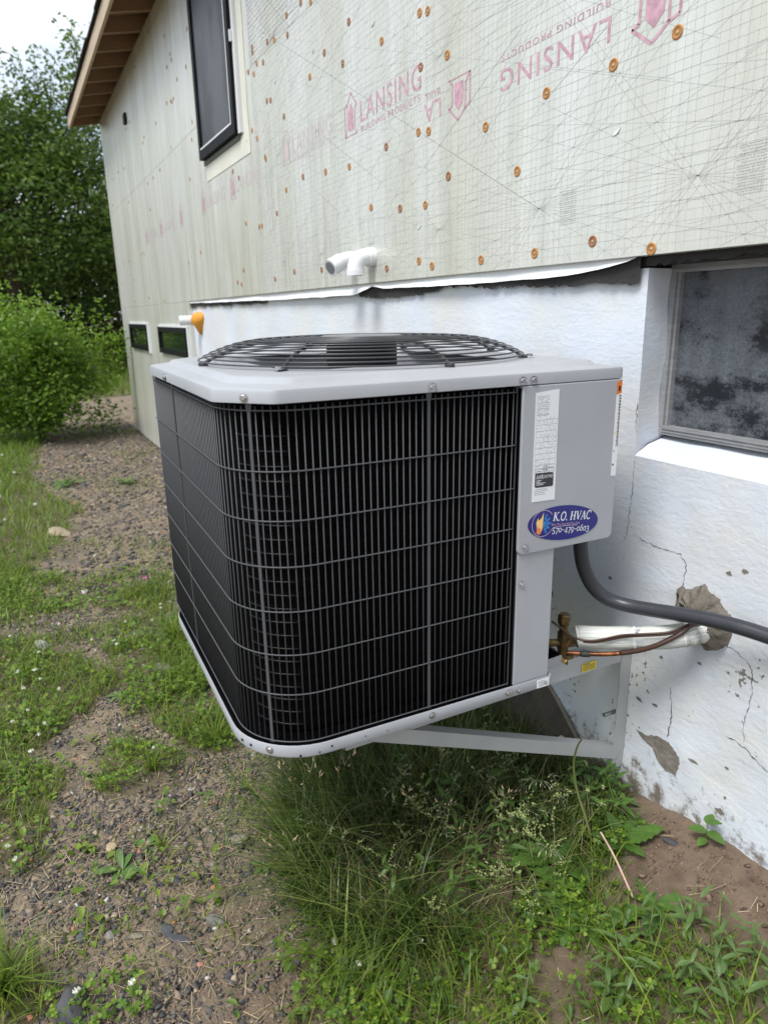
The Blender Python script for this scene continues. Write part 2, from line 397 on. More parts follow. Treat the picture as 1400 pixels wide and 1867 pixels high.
# rating label
XL = .0009
mb = MB(); mb.prism([(-.3845, .411), (-.329, .4095), (-.3305, .6225), (-.3845, .6185)], XL, XL+.0004, lambda u, v, w: (w, u, v)); lab = mb.build('rating_label', M['label_white'], ac)
mb = MB(); g = MB(); x = XL+.0005
lz = lambda u, v: (x, -.382+u*.05, .414+v*.2)
def bar(b, u0, u1, v, t): b.add([lz(u0, v), lz(u1, v), lz(u1, v+t), lz(u0, v+t)], [(0, 1, 2, 3)])
for v in (.985, .925, .87, .815, .765, .72, .66, .605, .555, .50, .445, .39, .335, .30, .275): bar(g, .02, .98 if v < .8 else .6, v, .0035)
for u in (.02, .975): g.add([lz(u, .26), lz(u+.008, .26), lz(u+.008, .985 if u < .5 else .80), lz(u, .985 if u < .5 else .80)], [(0, 1, 2, 3)])
rr = random.Random(3)
for k in range(44):
    v = .97-k*.0165; u = .04+.05*rr.random()
    while u < (.56 if v > .8 else .92):
        w = .02+.05*rr.random()
        if rr.random() < (.75 if v > .8 or v < .36 else .42): bar(g, u, min(u+w, .94), v, .0062)
        u += w+.018+.1*rr.random()*(v < .8)
for k in range(4):
    v = .10-k*.017; bar(g, .06, .5+.25*rr.random(), v, .005)
g.build('fine_print', M['ink_grey'], lab)
b = MB(); b.prism([(-.379, .441), (-.3765, .4385), (-.3375, .4375), (-.335, .440), (-.335, .463), (-.338, .4655), (-.3765, .467), (-.379, .4645)], x, x+.0002, lambda u, v, w: (w, u, v)); b.build('certified_badge', M['ink'], lab)
text_mesh('badge_lettering', 'AHRI', M['label_white'], lab, -.3765, .4545, .0085, .0178, y=x+.0004, M='X'); text_mesh('badge_lettering', 'CERTIFIED', M['label_white'], lab, -.358, .4555, .0056, .0212, y=x+.0004, M='X')
b = MB()
for k, w in enumerate((.012, .010, .022, .017)): b.box((x+.0003, -.376, .4515-.0028*k), (x+.0004, -.376+w, .4525-.0028*k))
b.build('fine_print', M['label_white'], lab)
b = MB(); b.loft([[(x+.0001, -.3555+r*math.cos(2*math.pi*k/20), .474+r*math.sin(2*math.pi*k/20)) for k in range(20)] for r in (.0056, .0048)]); b.box((x, -.374, .470), (x+.0001, -.3655, .4705)); b.box((x, -.374, .4755), (x+.0001, -.3655, .476)); b.build('listing_mark', M['ink'], lab)
text_mesh('mark_lettering', 'UL', M['ink'], lab, -.3585, .4715, .005, .006, y=x+.0002, M='X')
text_mesh('mark_lettering', 'US LISTED', M['ink'], lab, -.3475, .4735, .0026, .012, y=x+.0002, M='X')
# edge label with orange head
b = MB(); b.prism([(-.1885, .44), (-.1755, .4385), (-.1755, .605), (-.1885, .602)], XL, XL+.0003, lambda u, v, w: (w, u, v)); el = b.build('warning_label', M['label_white'], ac)
b = MB(); b.prism([(-.1885, .6022), (-.1755, .6052), (-.1755, .6305), (-.1885, .626)], XL, XL+.0003, lambda u, v, w: (w, u, v)); b.build('label_head', M['orange'], el)
b = MB()
for k in range(34): b.box((XL+.0003, -.1815+.0008*(k % 3), .50+.003*k), (XL+.0005, -.1762, .5013+.003*k+.0008*(k % 2)))
b.box((XL+.0003, -.187, .4605), (XL+.0005, -.183, .4645)); b.box((XL+.0003, -.1862, .489), (XL+.0005, -.184, .4915)); b.box((XL+.0003, -.1845, .609), (XL+.0005, -.179, .619))
b.build('fine_print', M['ink'], el)
b = MB(); b.prism([(-.187, .525), (-.1835, .525), (-.1852, .531)], XL+.0003, XL+.0005, lambda u, v, w: (w, u, v)); b.build('warning_triangle', M['yellow'], el)

# oval company sticker
SC = (-.303, .3585); SA = R(-5.5)
def SM(u, v, h=0):
    return (XL+.0004+h, SC[0]+u*math.cos(SA)-v*math.sin(SA), SC[1]+u*math.sin(SA)+v*math.cos(SA))
b = MB(); b.prism([(.0885*math.cos(2*math.pi*k/64), .0355*math.sin(2*math.pi*k/64)) for k in range(64)], -.0003, .0001, lambda u, v, w: SM(u, v, w)); st = b.build('oval_sticker', M['sticker_blue'], ac)
def poly2(pts, w0, w1=None, closed=False):
    """a ribbon along pts with tapering width, flat on the sticker"""
    P = [Vector(p) for p in pts]; n = len(P); V = []; F = []
    for i, p in enumerate(P):
        t = (P[min(i+1, n-1)]-P[max(i-1, 0)]).normalized(); nn = Vector((-t.y, t.x)); w = w0+((w1 if w1 is not None else w0)-w0)*i/(n-1)
        V += [p+nn*w/2, p-nn*w/2]
    for i in range(n-1): F.append((2*i, 2*i+1, 2*i+3, 2*i+2))
    return V, F
def sflat(b, VF, h=.0003): b.add([SM(v[0], v[1], h) for v in VF[0]], VF[1])
# serif capitals drawn as thick and thin strokes: (points, width) on a unit em
TH, TN = .15, .065
def ell(cx, cy, rx, ry, a0, a1, n=18): return [(cx+rx*math.cos(R(a0+(a1-a0)*k/n)), cy+ry*math.sin(R(a0+(a1-a0)*k/n))) for k in range(n+1)]
GL = {
 'K': (.78, [([(.16, 0), (.16, 1)], TH), ([(.2, .42), (.66, 1)], TN), ([(.32, .56), (.7, 0)], TH), ([(.02, .03), (.32, .03)], TN), ([(.02, .97), (.32, .97)], TN), ([(.54, .97), (.78, .97)], TN), ([(.56, .03), (.84, .03)], TN)]),
 'O': (.84, [(ell(.42, .5, .33, .48, 60, 300), .12), (ell(.42, .5, .33, .48, -60, 60), .12)]),
 '.': (.3, [([(.08, .06), (.22, .06)], .13)]),
 'H': (.88, [([(.17, 0), (.17, 1)], TH), ([(.69, 0), (.69, 1)], TH), ([(.17, .52), (.69, .52)], TN)] + [([(c-.15, y), (c+.15, y)], TN) for c in (.17, .69) for y in (.03, .97)]),
 'V': (.78, [([(.12, 1), (.40, .02)], TH), ([(.68, 1), (.42, .02)], TN), ([(0, .97), (.26, .97)], TN), ([(.54, .97), (.8, .97)], TN)]),
 'A': (.8, [([(.12, 0), (.40, 1)], TN), ([(.4, 1), (.68, 0)], TH), ([(.2, .33), (.6, .33)], TN), ([(0, .03), (.24, .03)], TN), ([(.54, .03), (.82, .03)], TN)]),
 'C': (.74, [(ell(.44, .5, .34, .48, 48, 312), .12), ([(.68, .98), (.68, .72)], TN)]),
 ' ': (.34, []),
 '5': (.52, [([(.1, .98), (.44, .98)], .1), ([(.12, .98), (.10, .55)], TN), (ell(.22, .33, .2, .26, 110, -130), .11)]),
 '7': (.50, [([(.04, .95), (.46, .95)], .1), ([(.44, .95), (.18, 0)], .11)]),
 '0': (.52, [(ell(.25, .5, .19, .46, 0, 360), .1)]),
 '4': (.54, [([(.36, 0), (.36, 1)], .11), ([(.34, .96), (.03, .3)], TN), ([(.02, .3), (.5, .3)], .07)]),
 '9': (.52, [(ell(.25, .68, .18, .28, 0, 360), .1), ([(.43, .7), (.36, .3), (.12, .02)], .1)]),
 '6': (.52, [(ell(.25, .32, .18, .28, 0, 360), .1), ([(.07, .3), (.14, .7), (.38, .98)], .1)]),
 '3': (.50, [(ell(.2, .74, .18, .21, 140, -90), .1), (ell(.2, .29, .2, .25, 90, -140), .11)]),
 '-': (.42, [([(.06, .36), (.34, .36)], .09)]),
}
def serif(b, s, u, v, hgt, slant=.08, dv=None, wid=1.):
    for i, ch in enumerate(s):
        wd, st_ = GL[ch]; sc, off = (1, 0)
        if dv: sc, off = dv.get(ch, (1, 0))
        for pts, w in st_:
            sflat(b, poly2([(u+(px*wid+py*slant)*hgt, v+(py*sc+off)*hgt) for px, py in pts], w*hgt))
        u += wd*hgt*wid
    return u
b = MB(); serif(b, 'K.O. HVAC', -.0285, .0045, .0178, .08, None, .93); b.build('sticker_lettering', M['sticker_white'], st)
b = MB(); serif(b, '570-479-0603', -.0275, -.0195, .0135, .03, {'5': (.95, -.22), '7': (.95, -.25), '4': (.95, -.22), '9': (.95, -.25), '0': (.68, 0), '6': (1.0, 0), '3': (.92, -.22)}, 1.18); b.build('sticker_lettering', M['sticker_white'], st)
text_mesh('sticker_lettering', 'Beat The Heat,Kill The Chill', M['sticker_pink'], st, 0, 0, .0045, .071, M=lambda u, v: np.stack([np.array(SM(a-.030, c-.0045, .0003)) for a, c in zip(u, v)]))
b = MB(); sflat(b, poly2([(-.052+.0265*math.cos(R(a)), .001+.0265*math.sin(R(a))) for a in range(40, 321, 8)], .0011)); sflat(b, poly2([(-.0315, -.0158), (-.026, -.0095), (-.018, -.0072), (.012, -.0062), (.036, -.0062)], .0011)); b.build('sticker_swoosh', M['sticker_pink'], st)
b = MB(); b.add([SM(u, v, .0003) for u, v in [(-.0535, .023), (-.0575, .012), (-.0635, .007), (-.0655, .013), (-.069, .003), (-.066, -.006), (-.062, -.013), (-.0555, -.018), (-.0515, -.008), (-.0525, .004)]], [tuple(range(10))]); b.build('sticker_flame', M['flame_a'], st)
b = MB(); b.add([SM(u, v, .0004) for u, v in [(-.0685, -.003), (-.0655, -.008), (-.063, -.004), (-.0585, -.010), (-.056, -.006), (-.0555, -.0195), (-.061, -.0215), (-.0665, -.017), (-.0655, -.012)]], [tuple(range(9))]); b.build('sticker_flame', M['flame_b'], st)
b = MB()
for a in (75, 40, 5, -30, -65):
    d = Vector((math.cos(R(a)), math.sin(R(a)))); o = Vector((-.0505, -.0005)); L_ = .021 if a in (75, -65) else .0185
    sflat(b, poly2([o, o+d*L_], .0016))
    for q in (.45, .72):
        for sgn in (-1, 1):
            e = Vector((math.cos(R(a+48*sgn)), math.sin(R(a+48*sgn)))); sflat(b, poly2([o+d*L_*q, o+d*L_*q+e*.0065*(1.2-q)], .0012))
b.build('sticker_snowflake', M['ice'], st)

# fan guard on top
fg = MB(); 
guard = empty('fan_guard'); guard.parent = ac
prof = [(.352, .676), (.341, .6825), (.328, .689), (.313, .695), (.297, .7005), (.279, .7055), (.259, .7095), (.237, .7125), (.215, .714), (.194, .715), (.173, .7158), (.152, .7164), (.131, .7168), (.110, .717)]
for r, z in prof:
    b = MB(); n = 72; pts = [Vector((FC[0]+r*math.cos(2*math.pi*k/n), FC[1]+r*math.sin(2*math.pi*k/n), z)) for k in range(n)]
    rg = []
    for k, p in enumerate(pts):
        d = Vector((math.cos(2*math.pi*k/n), math.sin(2*math.pi*k/n), 0)); rg.append([p+d*(.0017*math.cos(a))+Vector((0, 0, .0017*math.sin(a))) for a in [2*math.pi*j/6 for j in range(6)]])
    rg.append(rg[0]); b.loft(rg, True); b.build('guard_ring', M['guard'], guard, smooth=True)
for a in (-48, 2, 47, 92, 137, 182, 227, 272):
    d = Vector((math.cos(R(a)), math.sin(R(a)), 0)); b = MB(); c = Vector((FC[0], FC[1], 0))
    pr = [(.362, .6725), (.352, .6735)]+[(r, z-.0035) for r, z in prof[1:]]+[(.08, .7135)]
    b.tube([c+d*r+Vector((0, 0, z)) for r, z in pr], .0034, 7)
    t = Vector((-d.y, d.x, 0)); q = c+d*.352+Vector((0, 0, .6715)); b.lathe([(.009, -.002), (.0095, .0025), (.006, .004)], q, 'Z', 12)
    b.build('guard_spoke', M['guard'], guard, smooth='auto')
    if a in (-48, 47, 137, 227): hexbolt(c+d*.366+Vector((0, 0, .6725)), (0, 0, 1), r=.0062, h=.005)
b = MB(); b.lathe([(.09, .7085), (.095, .7105), (.092, .7155), (.085, .7185), (.02, .7195)], (FC[0], FC[1], 0), 'Z', 64); b.build('guard_cap', M['guard_cap'], guard, smooth='auto')
b = MB(); b.lathe([(.070, .575), (.078, .582), (.078, .700), (.07, .708)], (FC[0]+.0, FC[1]+.0, 0), 'Z', 40); b.build('fan_motor', M['motor'], ac, smooth='auto')
b0 = None
for k in range(3):
    b = MB(); rg = []
    for i in range(7):
        r = .07+.035*i; a0 = R(20+120*k); wd = .55-.03*i
        rg.append([(FC[0]+r*math.cos(a0+q*wd), FC[1]+r*math.sin(a0+q*wd), .555+.05*q+.02*i/6+dz) for q in (0, .5, 1) for dz in (0,)]+[(FC[0]+r*math.cos(a0+q*wd), FC[1]+r*math.sin(a0+q*wd), .552+.05*q+.02*i/6) for q in (1, .5, 0)])
    b.loft(rg, True, True, True); b.build('fan_blade', M['motor'], ac, smooth='auto')
# brass service valve
M['brass'] = pmat('tarnished_brass', (.20, .125, .045), .42, metal=.75, c2=(.07, .055, .03), c2s=60, c2t=(.4, .62), bump=.1, bs=200, bd=.001)
M['gold'] = pmat('bright_brass', (.75, .5, .15), .25, metal=.9)
M['copper'] = pmat('copper_pipe', (.36, .14, .06), .38, metal=.8, c2=(.12, .05, .03), c2s=25, c2t=(.42, .62))
M['copper_dark'] = pmat('brown_coated_pipe', (.055, .026, .018), .4)
sv = empty('service_valve'); sv.parent = ac
vx, vy = -.0624, -.231
sv.location = (.18*vx, .18*vy, .026); sv.scale = (.82, .82, .82)
b = MB(); b.lathe([(.0155, .088), (.017, .09), (.017, .112), (.0145, .1155)], (vx, vy, 0), 'Z', 6); b.lathe([(.0115, .062), (.0125, .085), (.015, .088)], (vx, vy, 0), 'Z', 14); b.build('valve_cap', M['brass'], sv)
b = MB(); b.lathe([(.013, .008), (.015, .012), (.0155, .062), (.0125, .064)], (vx, vy, 0), 'Z', 8); b.lathe([(.012, -.006), (.0125, .010)], (vx, vy, 0), 'Z', 6); b.lathe([(.0095, -.024), (.0105, -.006)], (vx, vy-.0, 0), 'Z', 10)
b.tube([(vx-.03, vy-.05, .03), (vx, vy, .03)], .0105, 10); b.build('valve_body', M['brass'], sv, smooth='auto')
b = MB(); b.tube([(vx+.002, vy, .03), (vx, vy+.055, .022)], .0135, 12); b.build('valve_port', M['brass'], sv, smooth='auto'); b = MB(); b.tube([(vx, vy, -.016), (vx+.006, vy+.03, -.014)], .0085, 10); b.tube([(vx-.02, vy-.06, -.016), (vx, vy-.002, -.016)], .0055, 8); b.build('valve_port', M['brass'], sv, smooth='auto')
b = MB(); b.lathe([(.0065, 0), (.0072, .004), (.0072, .012), (.003, .015)], (vx+.008, vy-.002, -.017), 'X', 10); b.build('valve_nut', M['gold'], sv)
# ---------------------------------------------------------------- wall brackets
M['alu'] = pmat('bracket_grey', (.42, .43, .44), .45, metal=.15, var=.06, vs=12)
def make_bracket(x, label):
    e = empty('wall_bracket', (x, 0, -.35)); tag(e, label, 'bracket', 'wall brackets under the air conditioner')
    t = .004
    b = MB(); b.box((-.032, -.004, -.0), (0, -.001, .325)); b.box((-t, -.036, 0), (0, -.0045, .325)); lg = b.build('bracket_leg', M['alu'], e)
    b = MB(); b.box((-t-.001, -.76, .30), (-.001, -.037, .348)); b.box((-.034, -.76, .344), (-.0055, -.004, .3485)); b.build('bracket_arm', M['alu'], e)
    # diagonal brace from the foot of the leg to the outer end of the arm
    b = MB(); p0 = Vector((0, -.03, .028)); p1 = Vector((0, -.71, .305)); d = (p1-p0).normalized(); n = Vector((0, -d.z, d.y)); n = n if n.z > 0 else -n
    h = .032
    b.loft([[p+n*a+Vector((c, 0, 0)) for a, c in ((0, .001), (h, .001), (h, -.026), (h-t, -.026), (h-t, -.0035), (0, -.0035))] for p in (p0, p1)], True, True, True); b.build('bracket_brace', M['alu'], e)
    for z in (.302, .152):
        b = MB(); b.tube([(-.017, -.001, z), (-.017, -.082 if z > .2 else -.062, z+.001)], .005, 8); b.lathe([(.0085, .0), (.0085, .008)], (-.017, -.004, z), 'Y', 6); b.build('anchor_bolt', M['bolt'], e)
    return e
make_bracket(-.062, 'grey steel angle bracket with a diagonal brace and a yellow sticker, nearest the basement window')
b2 = make_bracket(-.62, 'grey steel angle bracket half hidden behind the black louvred unit')
brk = bpy.data.objects['wall_bracket']
b = MB(); b.box((.0002, -.162, .305), (.0008, -.118, .3265)); ys = b.build('yellow_sticker', M['yellow'], brk)
b = MB()
for k in range(5): b.box((.0008, -.159, .3085+.0035*k), (.001, -.159+(.036 if k < 4 else .02), .3097+.0035*k+(.0008 if k == 4 else 0)))
b.build('fine_print', M['ink'], ys)

# ---------------------------------------------------------------- pipes and cable
def smooth_path(P, n=10):
    P = [Vector(p) for p in P]; out = []
    for i in range(len(P)-1):
        p0 = P[max(i-1, 0)]; p1 = P[i]; p2 = P[i+1]; p3 = P[min(i+2, len(P)-1)]
        for k in range(n):
            t = k/n; out.append(.5*((2*p1)+(-p0+p2)*t+(2*p0-5*p1+4*p2-p3)*t*t+(-p0+3*p1-3*p2+p3)*t**3))
    return out+[P[-1]]
M['conduit'] = pmat('dark_grey_conduit', (.035, .038, .045), .36, var=.08, vs=30)
M['foam_white'] = pmat('white_foam_sleeve', (.76, .77, .74), .75, var=.05, vs=40, bump=.12, bs=300, bd=.001)
p = smooth_path([(-.044, -.208, .335), (-.044, -.208, .297), (-.043, -.206, .265), (-.040, -.196, .225), (-.032, -.175, .183), (-.014, -.15, .156), (.018, -.125, .147), (.073, -.105, .152), (.129, -.09, .161), (.194, -.075, .170), (.246, -.065, .174), (.295, -.055, .174), (.371, -.045, .173), (.6, -.04, .16), (.9, -.03, .12), (1.3, -.03, .05)], 10)
# ribs: a fine radius ripple along the sheath
q = []; rad = []
for i in range(len(p)-1):
    for k in range(4): q.append(p[i].lerp(p[i+1], k/4)); rad.append(.0147+(.0006 if (len(q) % 2) else 0))
b = MB(); b.tube(q, rad, 16); o = b.build('electrical_conduit', M['conduit'], None, smooth=True); tag(o, 'dark grey flexible conduit sweeping from under the control box along the white wall', 'conduit')
sl = empty('suction_line', (-.075, -.17, .045)); tag(sl, 'white foam insulated pipe with a strap running from the brass valve into the cement patch', 'pipe')
def bl(o, c): o.location = tuple(-a for a in c); return o
c0 = (-.075, -.17, .045)
p = smooth_path([(-.055, -.19, .055), (-.048, -.182, .057), (.006, -.155, .071), (.054, -.12, .083), (.101, -.08, .096), (.128, -.04, .108), (.138, .02, .112)], 19)
rad = [.0248-.0015*math.exp(-((i-57)/5)**2)*1.5+.0008*math.sin(i*.9)*(i > 85)*2 for i in range(len(p))]
b = MB(); b.tube(p, rad, 18); bl(b.build('foam_sleeve', M['foam_white'], sl, smooth=True), c0)
# woven mesh ridges: rings
M['foam_line'] = pmat('sleeve_weave', (.50, .51, .48), .8)
b = MB()
def ring_on(pp, t, r, w, rr):
    nn = t.orthogonal().normalized(); bb = t.cross(nn); rg = []
    for k in range(18):
        a = 2*math.pi*k/18; d = nn*math.cos(a)+bb*math.sin(a); rg.append([pp+d*(r+w*math.cos(j))+t*(rr*math.sin(j)) for j in (0, 2.1, 4.2)])
    rg.append(rg[0]); return rg
for i in range(1, len(p)-2):
    for k in range(2):
        pp = p[i].lerp(p[i+1], k/2); t = (p[i+1]-p[i]).normalized(); b.loft(ring_on(pp, t, rad[i]-.0001, .0008, .0007), True)
for k in range(16):
    a = 2*math.pi*k/16; V = []
    for i in range(0, len(p), 3):
        t = (p[min(i+1, len(p)-1)]-p[max(i-1, 0)]).normalized(); u = Vector((0, 0, 1)); u = (u-t*u.dot(t)).normalized(); s_ = t.cross(u); V.append(p[i]+(u*math.cos(a)+s_*math.sin(a))*(rad[i]+.0001))
    b.tube(V, .0004, 3)
bl(b.build('sleeve_weave', M['foam_line'], sl), c0)
i = 55; t = (p[i+1]-p[i-1]).normalized(); b = MB(); b.loft(ring_on(p[i], t, .0243, .0014, .0045), True); b.box(p[i]+Vector((.008, -.012, .0205)), p[i]+Vector((.013, -.004, .0285))); bl(b.build('zip_tie', M['label_white'], sl), c0)
M['faint_ink'] = pmat('faint_grey_print', (.35, .36, .37), .7)
ll = empty('liquid_line', (-.085, -.17, -.012)); tag(ll, 'thin copper pipe with a dark joint bending up below the white insulated pipe', 'pipe')
c1 = (-.085, -.17, -.012)
p = smooth_path([(-.056, -.225, .0265), (-.045, -.215, .027), (-.012, -.19, .033), (.03, -.16, .045), (.073, -.135, .066), (.104, -.115, .088), (.13, -.085, .117), (.137, -.06, .135), (.135, .01, .125)], 9)
b = MB(); b.tube(p[:30], .0052, 10); bl(b.build('copper_tube', M['copper'], ll, smooth=True), c1)
b = MB(); b.tube(p[29:], .0056, 10); bl(b.build('coated_tube', M['copper_dark'], ll, smooth=True), c1)
b = MB(); b.tube(p[14:19], [.0066, .0074, .0074, .0074, .0066], 10); bl(b.build('pipe_joint', pmat('joint_tape', (.03, .028, .028), .6), ll, smooth=True), c1)
p = smooth_path([(-.062, -.26, .108), (-.047, -.25, .098), (-.029, -.225, .075), (.003, -.2, .074), (.046, -.165, .096), (.075, -.147, .107), (.117, -.11, .120), (.131, -.08, .131), (.137, -.055, .138), (.13, .005, .12)], 8)
b = MB(); b.tube(p, .0026, 7); b.tube([a+Vector((.001, .002, -.0045)) for a in p[20:]], .0022, 7); o = b.build('control_wire', M['copper_dark'], None, smooth=True); tag(o, 'thin brown control wire lying along the white insulated pipe', 'wire')
# ---------------------------------------------------------------- house
house = empty('house', (-2.4, 0, -.56)); HC = tuple(house.location)
tag(house, 'house with pale foil insulation boards above a white painted cracked foundation wall', 'house')
def hp(mb, name, mat, parent=None, **k):
    o = mb.build(name, mat, parent or house, **k)
    if not parent: o.location = tuple(-a for a in HC)
    return o
M['board'] = pmat('insulation_facer', (.68, .685, .635), .36, spec=.5, metal=.4, var=.05, vs=5, bump=.4, bs=3.0, bd=.03, stretch=(2.2, 1, .35), c2=(.585, .58, .49), c2s=1.5, c2t=(.42, .64))
def _ripple(m):
    N, L = nodes(m); b = N['Principled BSDF']; tc = N.new('ShaderNodeTexCoord'); mp = N.new('ShaderNodeMapping'); mp.inputs['Scale'].default_value = (9, 1, .22); n = N.new('ShaderNodeTexNoise'); n.inputs['Scale'].default_value = 1.6; n.inputs['Detail'].default_value = 4
    L.new(tc.outputs['Object'], mp.inputs[0]); L.new(mp.outputs[0], n.inputs[0]); bp = N.new('ShaderNodeBump'); bp.inputs['Strength'].default_value = .35; bp.inputs['Distance'].default_value = .012; L.new(n.outputs[0], bp.inputs['Height']); L.new(b.inputs['Normal'].links[0].from_socket, bp.inputs['Normal'])
    n2 = N.new('ShaderNodeTexNoise'); n2.inputs['Scale'].default_value = 420; n2.inputs['Detail'].default_value = 2; L.new(tc.outputs['Object'], n2.inputs[0]); b2 = N.new('ShaderNodeBump'); b2.inputs['Strength'].default_value = .25; b2.inputs['Distance'].default_value = .001; L.new(n2.outputs[0], b2.inputs['Height']); L.new(bp.outputs[0], b2.inputs['Normal']); L.new(b2.outputs[0], b.inputs['Normal'])
_ripple(M['board'])
M['print'] = pmat('pink_print', (.50, .30, .36), .5, var=.25, vs=60); M['print_faint'] = pmat('faint_pink_print', (.54, .46, .47), .45, var=.1, vs=40)
M['grid_line'] = pmat('printed_line', (.43, .435, .405), .5); M['grid_line_faint'] = pmat('printed_line_faint', (.50, .515, .48), .45)
M['plaster'] = None
def plaster_material():
    m = pmat('white_painted_plaster', (.61, .65, .715), .62, var=.06, vs=3, bump=.45, bs=70, bd=.003, c2=(.64, .64, .615), c2s=4, c2t=(.42, .68))
    N, L = nodes(m); b = N['Principled BSDF']; old = b.inputs['Base Color'].links[0].from_socket
    tc = N.new('ShaderNodeTexCoord'); sp = N.new('ShaderNodeSeparateXYZ'); L.new(tc.outputs['Object'], sp.inputs[0])
    mr = N.new('ShaderNodeMapRange'); mr.inputs[1].default_value = -.12; mr.inputs[2].default_value = -.42; mr.inputs[3].default_value = -.22; mr.inputs[4].default_value = .20; L.new(sp.outputs[2], mr.inputs[0])
    n = N.new('ShaderNodeTexNoise'); n.inputs['Scale'].default_value = 26; n.inputs['Detail'].default_value = 9; n.inputs['Roughness'].default_value = .72; L.new(tc.outputs['Object'], n.inputs[0])
    ad = N.new('ShaderNodeMath'); L.new(n.outputs[0], ad.inputs[0]); L.new(mr.outputs[0], ad.inputs[1])
    m2 = N.new('ShaderNodeMapRange'); m2.inputs[1].default_value = .56; m2.inputs[2].default_value = .70; L.new(ad.outputs[0], m2.inputs[0])
    mx = N.new('ShaderNodeMix'); mx.data_type = 'RGBA'; mx.inputs[7].default_value = (.17, .145, .115, 1); L.new(old, mx.inputs[6]); L.new(m2.outputs[0], mx.inputs[0])
    # small flaked specks over the whole wall
    v = N.new('ShaderNodeTexNoise'); v.inputs['Scale'].default_value = 75; v.inputs['Detail'].default_value = 4; L.new(tc.outputs['Object'], v.inputs[0])
    v2 = N.new('ShaderNodeTexNoise'); v2.inputs['Scale'].default_value = 7; L.new(tc.outputs['Object'], v2.inputs[0])
    hz = N.new('ShaderNodeMapRange'); hz.inputs[1].default_value = .42; hz.inputs[2].default_value = .1; hz.inputs[3].default_value = -.08; hz.inputs[4].default_value = .0; L.new(sp.outputs[2], hz.inputs[0])
    a2 = N.new('ShaderNodeMath'); a2.operation = 'MULTIPLY'; L.new(v.outputs[0], a2.inputs[0]); L.new(v2.outputs[0], a2.inputs[1])
    a3 = N.new('ShaderNodeMath'); L.new(a2.outputs[0], a3.inputs[0]); L.new(hz.outputs[0], a3.inputs[1])
    m3 = N.new('ShaderNodeMapRange'); m3.inputs[1].default_value = .39; m3.inputs[2].default_value = .412; L.new(a3.outputs[0], m3.inputs[0])
    mx2 = N.new('ShaderNodeMix'); mx2.data_type = 'RGBA'; mx2.inputs[7].default_value = (.2, .185, .165, 1); L.new(mx.outputs[2], mx2.inputs[6]); L.new(m3.outputs[0], mx2.inputs[0])
    L.new(mx2.outputs[2], b.inputs['Base Color'])
    # brushed ridges
    wv = N.new('ShaderNodeTexNoise'); wv.inputs['Scale'].default_value = 14; wv.inputs['Detail'].default_value = 6; wv.inputs['Distortion'].default_value = 1.5
    mp = N.new('ShaderNodeMapping'); mp.inputs['Rotation'].default_value = (0, R(35), 0); mp.inputs['Scale'].default_value = (1, 1, 3.2); L.new(tc.outputs['Object'], mp.inputs[0]); L.new(mp.outputs[0], wv.inputs[0])
    bp = N.new('ShaderNodeBump'); bp.inputs['Strength'].default_value = .13; bp.inputs['Distance'].default_value = .010; L.new(wv.outputs[0], bp.inputs['Height'])
    prev = b.inputs['Normal'].links[0].from_socket; L.new(prev, bp.inputs['Normal']); L.new(bp.outputs[0], b.inputs['Normal'])
    return m
M['plaster'] = plaster_material()
M['bare'] = pmat('bare_cement', (.19, .17, .145), .95, var=.25, vs=30, bump=1., bs=70, bd=.006)
M['crack'] = pmat('crack_dark', (.06, .055, .05), .9)
M['black_frame'] = pmat('black_vinyl', (.005, .005, .006), .55, spec=.15)
M['white_trim'] = pmat('white_vinyl', (.7, .72, .73), .45)
M['tape'] = pmat('seam_tape', (.66, .652, .565), .5, var=.06, vs=9, bump=.2, bs=30, bd=.004)
M['alu_old'] = pmat('weathered_aluminium', (.33, .335, .34), .5, metal=.35, var=.12, vs=30, stretch=(1, 1, 4))
M['house_dark'] = pmat('dark_gap', (.03, .028, .027), .9, bump=.4, bs=60)

# house body behind the skins
b = MB(); b.box((-7.82, .12, -.9), (3.0, 6.0, 2.82)); hp(b, 'house_body', M['house_dark'])
b = MB(); b.box((-4.36, .0005, .80), (-.12, .115, 2.82)); b.box((-.12, .0005, .852), (3.0, .115, 2.82)); b.box((-7.82, -.0008, -.56), (-4.38, .115, 2.82)); hp(b, 'sheathing', M['house_dark'])
# foundation wall: one displaced sheet with the window opening left out
def wall_y(x, z):
    a = fbm(x, z, 2.2, 3, 5)-.5; c = fbm(x, z, 9., 4, 9)-.5
    low = np.clip((.25-np.asarray(z))/.6, 0, 1)
    return -.002 - .010*a - (.004+.010*low)*c
WXL, WZB = -.106, .441
gx = np.unique(np.round(np.concatenate([np.arange(-4.36, -1.3, .06), np.arange(-1.3, WXL, .012), [WXL], np.arange(WXL+.012, .75, .012), np.arange(.75, 3.0, .06)]), 4))
gz = np.unique(np.round(np.concatenate([np.arange(-.9, -.5, .05), np.arange(-.5, WZB, .012), [WZB], np.arange(WZB+.012, .845, .014), [.845]]), 4))
X, Z = np.meshgrid(gx, gz, indexing='ij'); Y = wall_y(X, Z)
V = np.stack([X, Y, Z], -1).reshape(-1, 3); nz = len(gz)
I, J = np.meshgrid(np.arange(len(gx)-1), np.arange(nz-1), indexing='ij'); keep = ~((gx[I] >= WXL-.001) & (gx[I] < 1.3) & (gz[J] >= WZB-.001)); I, J = I[keep], J[keep]
F = np.stack([I*nz+J, (I+1)*nz+J, (I+1)*nz+J+1, I*nz+J+1], -1)
fw = np_mesh('foundation_wall', V, F, M['plaster'], house, True); fw.location = tuple(-a for a in HC)
